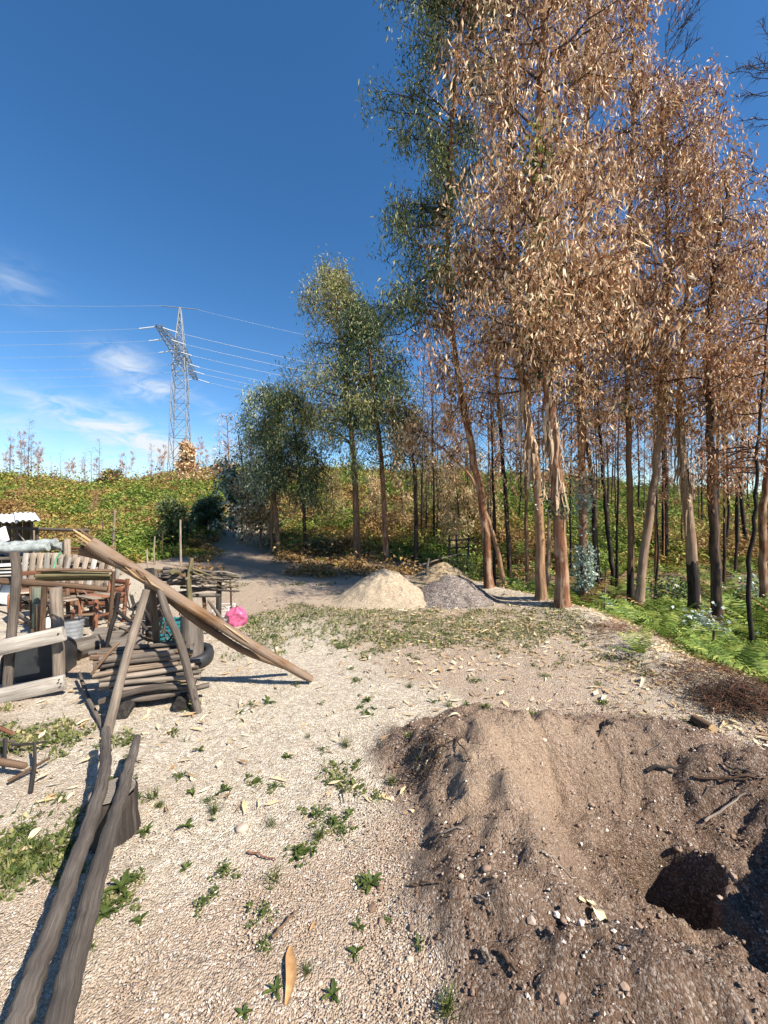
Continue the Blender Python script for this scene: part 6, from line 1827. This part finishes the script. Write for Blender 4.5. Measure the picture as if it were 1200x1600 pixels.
def build_weeds():
    def clover(n, R, seed):
        r = np.random.default_rng(seed); mb = MB()
        a = r.uniform(0, 6.283, n); q = R * np.sqrt(r.random(n)) * (0.6 + 0.4 * np.sin(3 * a + seed))
        A = np.stack([q * np.cos(a), q * np.sin(a), r.uniform(0.004, 0.028, n) * (1.2 - q / R)], -1)
        az = r.uniform(0, 6.283, n); L = r.uniform(0.007, 0.020, n)[:, None]
        t = unit(np.stack([np.cos(az), np.sin(az), r.normal(0.15, 0.3, n)], -1)); s = unit(np.cross(t, [0, 0, 1.0]))
        V = np.stack([A, A + t * L * .6 + s * L * .42, A + t * L, A + t * L * .6 - s * L * .42], 1).reshape(-1, 3)
        mb.add(V, (np.array([(0, 1, 2), (0, 2, 3)])[None] + (np.arange(n) * 4)[:, None, None]).reshape(-1, 3))
        return mb.mesh('weed', M['weed'])
    def tuft(n, L, seed):
        r = np.random.default_rng(seed); mb = MB()
        for i in range(n):
            a = r.uniform(0, 6.283); l = L * r.uniform(0.5, 1.1); o = np.array([math.cos(a), math.sin(a), 0]); s = np.array([-o[1], o[0], 0]) * r.uniform(0.0012, 0.0025)
            b = np.array([r.normal(0, .010), r.normal(0, .010), 0]); le = r.uniform(0.2, 0.9)
            m = b + (o * math.sin(le) + np.array([0, 0, math.cos(le)])) * l * .6; e_ = m + (o * math.sin(le + .7) + np.array([0, 0, math.cos(le + .7)])) * l * .5
            mb.add([b + s, b - s, m + s * .8, m - s * .8, e_], [(0, 1, 3), (0, 3, 2), (2, 3, 4)])
        return mb.mesh('weed', M['grass'])
    ms = [clover(150, 0.085, 1), weed_mesh(16, 0.085, 2), tuft(60, 0.085, 3), weed_mesh(13, 0.12, 4)]
    small = [clover(70, 0.07, 5), clover(45, 0.05, 6), tuft(26, 0.06, 7), weed_mesh(10, 0.06, 8), clover(90, 0.09, 9)]
    W = [  # px, py, scale, mesh, label
        (165, 1432, 1.05, 3, 'broad-leaved weed rosette tight against the gravel-side pole'), (190, 1392, 0.9, 3, 'large rosette above the broad-leaved weed by the poles'), (212, 1375, 0.75, 0, 'bright small weed above the large rosette by the poles'), (218, 1440, 0.7, 3, 'small four-leaved weed away from the pole cluster'),
        (143, 1482, 0.6, 0, 'yellow-green weed lowest beside the pole'), (700, 1582, 0.95, 2, 'spiky dark weed at the mound foot at the picture bottom'), (540, 1168, 0.95, 2, 'bushy weed between tripod and mound'), (613, 1226, 0.9, 2, 'compact dark weed left of the curled leaves'),
        (522, 1288, 1.0, 0, 'weed at the centre of the gravel clump'), (500, 1312, 1.0, 2, 'weed at the lower end of the gravel clump'), (545, 1275, 0.75, 1, 'weed at the upper end of the gravel clump'), (470, 1335, 0.8, 1, 'faded weed trailing off the gravel clump'),
        (580, 1385, 0.75, 3, 'weed close to the mound flank'), (760, 1107, 0.9, 0, 'weed on bare sand just beyond the mound'), (728, 1102, 0.75, 1, 'smaller weed next to the one on bare sand'), (300, 1242, 0.7, 1, 'bright weed in pale gravel past the stump'), (335, 1272, 0.9, 2, 'dark weed in pale gravel farther from the stump'),
        (228, 1300, 0.85, 1, 'weed beside the strip of bark at the stump'), (390, 1422, 0.75, 1, 'weed midway down the open gravel'), (560, 1452, 0.65, 3, 'thin dark weed between leaf and mound'), (555, 1492, 0.7, 3, 'weed in the lower gravel before the mound'), (480, 1522, 0.85, 2, 'weed beside the large orange leaf'), (430, 1552, 0.8, 3, 'weed at the tip of the large orange leaf'),
        (380, 1590, 0.9, 1, 'weed cut by the picture bottom'), (605, 1442, 0.6, 0, 'yellowish weed at the mound foot'), (655, 1478, 0.65, 3, 'upright weed on the lower mound flank'), (520, 1558, 0.8, 3, 'dull weed in the lowest gravel'), (943, 1100, 1.0, 0, 'weed holding a pale leaf on the sandy flat'), (990, 1122, 0.6, 1, 'tiny weed alone on the sandy flat'),
        (1082, 1132, 1.1, 0, 'yellow-green tuft beside the sawn log'), (575, 1095, 0.8, 1, 'weed in sand beyond the bushy one'), (640, 1075, 0.8, 2, 'weed at the near edge of the green patch'), (450, 1185, 0.8, 1, 'weed on pale gravel towards the tripod'), (400, 1225, 0.8, 0, 'weed in pale gravel below the leaning log'), (375, 1115, 0.8, 1, 'weed near the leaning log end'), (250, 1262, 0.7, 2, 'weed just past the chopping stump'),
        (290, 1360, 0.6, 1, 'lone weed on open gravel by the poles'), (60, 1335, 1.0, 2, 'weed in the green patch beyond the poles'), (22, 1370, 1.0, 1, 'weed at the picture edge beyond the poles'), (40, 1300, 0.9, 0, 'weed in the green patch near the charred scrap'), (640, 1150, 0.7, 0, 'weed at the curled leaves by the mound corner'), (655, 1185, 0.6, 1, 'pale weed tucked in the mound corner')]
    for px, py, s, m, lab in W:
        o = bpy.data.objects.new('weed', ms[m])
        o.location = G(px, py); o.rotation_euler = (0, 0, random.uniform(0, 6.28)); s *= (0.9 if m in (0, 2) else 0.66) * (1 if py < 1400 or py == 1582 else 0.62); o.scale = (s, s, s * 1.1)
        link(o); tag(o, lab, 'weed', 'weeds in the gravel')
    # small unremarkable weeds
    mb_used = 0
    k = 0
    while k < 120:
        d = 1.4 * (7.5 / 1.4) ** random.random(); u = random.uniform(-0.75, 0.62)
        x = u * d
        r, _ = pit_coords(np.array([x]), np.array([d]))
        if r[0] < 1.5: continue
        o = bpy.data.objects.new('weed', random.choice(small))
        s = random.uniform(0.5, 1.1) * (1 + 0.08 * d)
        o.location = (x, d, hz(x, d)); o.rotation_euler = (0, 0, random.uniform(0, 6.28)); o.scale = (s, s, s)
        link(o); tag(o, 'small green weed patch in the ' + ('gravel before the mound' if d < 2.4 else 'pale gravel between tripod and mound' if d < 3.8 else 'grass before the heaps'), 'weed', 'weed seedlings in the gravel'); k += 1
build_weeds()

def build_fallen():
    # drift of dead eucalyptus leaves: mass
    N = 60000
    x, y = scatter_polar(N, 2.0, 13.0, -0.9, 1.2)
    xe = np.interp(y, _ey, _ex)
    den = 0.34 * np.exp(-((y - 5.9) / 1.6) ** 2) * sstep((x + 0.9) / 1.2) + 0.34 * np.exp(-((x - xe) / 0.7) ** 2) + 0.02
    den = den * (0.4 + 1.2 * vnoise(x * 2, y * 2, 5))
    r, _ = pit_coords(x, y)
    keep = (rng.random(N) < den) & (r > 1.35)
    x, y = x[keep], y[keep]
    A = np.stack([x, y, H(x, y) + 0.012], -1)
    mb = MB(); leaves(mb, A, L=(0.05, 0.13), w=0.14, hang=0.0, spread=0.6, bend=0.3)
    V = mb.v[0].reshape(-1, 4, 3)
    V[..., 2] = A[:, None, 2] + (V[..., 2] - A[:, None, 2]) * 0.22 + 0.006
    mb.v[0] = V.reshape(-1, 3)
    tag(mb.build('fallen_leaves', M['fallen']), 'drift of dry tan leaves over the grass and bank', 'leaves', kind='stuff')
    # single leaves that stand out
    def leaf(label, px, py, px2, py2, w, mat='fallen', curl=0.25, lift=0.008):
        p, q = G(px, py), G(px2, py2)
        L = np.linalg.norm(q - p); t = unit(q - p); s = unit(np.cross(t, [0, 0, 1.0]))
        K = 11; Vv, f = [], []
        for j in range(K):
            u = j / (K - 1)
            c = p + (q - p) * u + s * L * 0.05 * math.sin(u * 5)
            c[2] = hz(c[0], c[1]) + lift + L * curl * 0.25 * math.sin(u * math.pi) ** 2
            ww = w * math.sin(math.pi * min(1, u * 0.9 + 0.05)) ** 0.8 + 0.0008
            Vv += [c + s * ww + [0, 0, ww * .7], c, c - s * ww + [0, 0, ww * .5]]
        for j in range(K - 1):
            b = 3 * j; f += [(b, b + 1, b + 4, b + 3), (b + 1, b + 2, b + 5, b + 4)]
        mb = MB(); mb.add(Vv, f)
        o = mb.build('fallen_leaf', M[mat]); tag(o, label, 'leaf', 'single fallen leaves')
    M['bigleaf'] = plain('orange_leaf', (0.50, 0.28, 0.12), 0.5, 0.4, 30, 0.2)
    M['paleleaf'] = plain('pale_leaf', (0.74, 0.64, 0.40), 0.5, 0.2, 30, 0.2)
    M['tanleaf'] = plain('tan_leaf', (0.56, 0.42, 0.25), 0.55, 0.3, 30, 0.2)
    for a in [('large orange leaf lying on the gravel at the bottom', 447, 1580, 458, 1482, .018, 'bigleaf', 0.3), ('small orange leaf standing off the large one', 484, 1462, 493, 1445, .006, 'bigleaf'),
              ('pale yellow forked leaf beyond the poles', 45, 1318, 66, 1298, .022, 'paleleaf'), ('tan leaf beside the pale forked one', 30, 1335, 52, 1330, .014, 'tanleaf'), ('pale leaf near the charred scrap', 105, 1252, 118, 1240, .012, 'paleleaf'), ('reddish curled leaf between scrap and poles', 65, 1258, 88, 1245, .012, 'bigleaf'),
              ('tan strip of bark at the stump foot', 182, 1310, 214, 1294, .010, 'tanleaf'), ('tan leaf on pale gravel past the stump', 255, 1150, 278, 1142, .014, 'tanleaf'), ('pale leaf on gravel by the brown leg', 312, 1128, 326, 1118, .012, 'paleleaf'), ('long pale leaf between scrap and tripod', 118, 1135, 142, 1126, .014, 'paleleaf'),
              ('pale curled leaf down in the pit', 930, 1425, 945, 1440, .018, 'paleleaf', 0.6), ('second pale leaf at the pit edge', 918, 1412, 930, 1418, .016, 'paleleaf', 0.5), ('tan leaf beside the pale ones at the pit edge', 905, 1410, 916, 1416, .012, 'tanleaf', .5),
              ('pale curled leaf at the mound corner', 655, 1185, 668, 1170, .018, 'paleleaf', .7), ('cream leaf curled among roots at the mound corner', 676, 1195, 690, 1182, .018, 'paleleaf', .8), ('brown leaf at the mound corner', 648, 1212, 660, 1200, .014, 'tanleaf', .6), ('tan leaf under the curled cream one', 664, 1206, 672, 1192, .012, 'tanleaf', .6), ('pale leaf flat on sand above the mound', 700, 1122, 718, 1120, .014, 'paleleaf'), ('pale leaf in the weed on the sandy flat', 938, 1100, 950, 1090, .020, 'paleleaf', .5),
              ('white curled leaf on the sandy flat', 1000, 1075, 1008, 1062, .018, 'paleleaf', .7), ('tan leaf beside the sawn log', 1125, 1140, 1140, 1128, .016, 'tanleaf'), ('pale leaf in the green patch centre', 640, 1035, 660, 1040, .018, 'paleleaf'), ('pale leaf at the edge of the green patch', 670, 1055, 690, 1048, .016, 'paleleaf'), ('tan leaf at the far edge of the green patch', 750, 990, 770, 985, .02, 'tanleaf')]:
        leaf(*a)
build_fallen()

# dead bracken litter on the bank at the picture edge
def strand_heap(name, label, px, py, n, sx, sy, sz, mats, L=(0.12, 0.35)):
    c = G(px, py)
    root = empty(name, c, label, 'debris')
    for mt in mats:
        mb = MB()
        x, y = c[0] + rng.normal(0, sx, n), c[1] + rng.normal(0, sy, n)
        z = H(x, y) + np.abs(rng.normal(0, sz, n)) + 0.01
        a = rng.uniform(0, 6.283, n)
        t = np.stack([np.cos(a), np.sin(a), rng.normal(0, .25, n)], -1) * rng.uniform(L[0], L[1], (n, 1))
        pa = np.stack([x, y, z], -1) - c
        lift = np.zeros((n, 3)); lift[:, 2] = rng.uniform(0, .04, n)
        pb, pc = pa + t * .5 + lift, pa + t
        twigs(mb, np.array(pa), np.array(pb), np.array(pc), rng.uniform(0.0012, 0.003, n))
        tag(mb.build('strands', M[mt], root), kind='stuff')
strand_heap('bracken_litter', 'heap of red-brown dead bracken on the bank at the picture edge', 1172, 1098, 900, 0.22, 0.15, 0.035, ('redwood', 'brown', 'charred'), (0.06, 0.2))
strand_heap('root_litter', 'tangle of brown roots below the leaning pale trunk', 965, 985, 160, 0.22, 0.16, 0.03, ('brown', 'redwood'), (0.06, 0.2))
strand_heap('twig_litter', 'brown twig litter lying down the bank past the ferns', 1090, 1050, 260, 0.35, 0.14, 0.02, ('brown', 'redwood'), (0.06, 0.2))
strand_heap('root_tangle', 'fine dark roots at the corner of the dug mound', 675, 1185, 90, 0.07, 0.09, 0.02, ('charred', 'brown'), (0.04, 0.12))

# single larger stones
def build_big_stones():
    v, f = ico()
    for i, (px, py, s, lab) in enumerate([(1025, 985, .05, 'grey stone embedded in the bank crest'), (378, 1300, .03, 'rounded brown stone sunk in the gravel'), (500, 1540, .010, 'white pebble brighter than the gravel around'), (760, 1360, .016, 'brown clod on the gravel-side crest of the mound'), (733, 1345, .011, 'small clod beside the crest clod'), (905, 1295, .012, 'clod on the lit slope of the pit'), (720, 1375, .011, 'pale stone on the mound flank'), (850, 1160, .02, 'stone on the far crest of the mound'), (1060, 1330, .018, 'clod at the shaded lip of the pit'), (640, 1505, .012, 'light pebble at the mound foot'), (880, 1440, .012, 'clod at the near lip of the pit'), (930, 900, .04, 'stone at the foot of the shoot-wrapped tree')]):
        p = G(px, py)
        r = np.random.default_rng(i)
        # one subdivision for a rounder, uneven stone
        vv, ff, cache = [tuple(q) for q in v], [], {}
        def mid(a, b):
            key = (min(a, b), max(a, b))
            if key not in cache:
                cache[key] = len(vv); vv.append(tuple(unit(np.array(vv[a]) + np.array(vv[b]))))
            return cache[key]
        for a, b, c in f:
            ab, bc, ca = mid(a, b), mid(b, c), mid(c, a)
            ff += [(a, ab, ca), (b, bc, ab), (c, ca, bc), (ab, bc, ca)]
        V = np.array(vv) * (1 + r.normal(0, .10, (len(vv), 1))) * s * np.array([1.1, .9, .7])
        mb = MB(); mb.add(V, ff)
        o = mb.build('stone', M['pebble' if 'stone' in lab or 'pebble' in lab else 'pebblesoil'])
        o.location = p + [0, 0, s * .35]
        tag(o, lab, 'stone', 'larger stones and clods')
build_big_stones()

# bushes with blue-grey leaves in the fern bank
for (px, py, d, n, sz, mt, lab) in [(1100, 975, 6.9, 700, 0.20, 'silver', 'blue-grey leafy bush at the foot of the dark trunk'), (830, 920, 8.6, 700, 0.26, 'green', 'low green bush behind the tan ribboned eucalyptus'), (945, 935, 8.2, 320, 0.16, 'silver', 'small blue-grey bush by the garden cane'), (1190, 880, 9.5, 420, 0.28, 'silver', 'blue-grey bush far in the wood at the picture edge'), (1050, 930, 9.5, 600, 0.3, 'dkgreen', 'dark green bush among the ferns behind the leaning trunk'), (720, 905, 9.6, 500, 0.22, 'green2', 'yellow-green bush at the stick gate'), (500, 865, 14.5, 500, 0.3, 'dkgreen', 'dark ivy bush in the shade of the green eucalypts')]:
    x = (px - 600) / F * d
    o = np.array([x, d, hz(x, d)])
    root = empty('bush', o, lab, 'bush', 'bushes at the wood edge')
    st = MB()
    for i in range(9):
        e = rng.normal(0, sz, 3); e[2] = abs(e[2]) + sz * 1.2
        tube(st, [(0, 0, -.05), e * .5 + rng.normal(0, .02, 3), e], [0.010, 0.007, 0.003], 4, cap=False)
    tag(st.build('stems', M['twig'], root), kind='stuff')
    mb = MB(); c = rng.normal(0, sz, (n, 3)) * [1, 1, .8]; c[:, 2] = np.abs(c[:, 2] + sz * 1.0)
    round_leaves(mb, c, (0.04, 0.09))
    tag(mb.build('foliage', M[mt], root), kind='stuff')
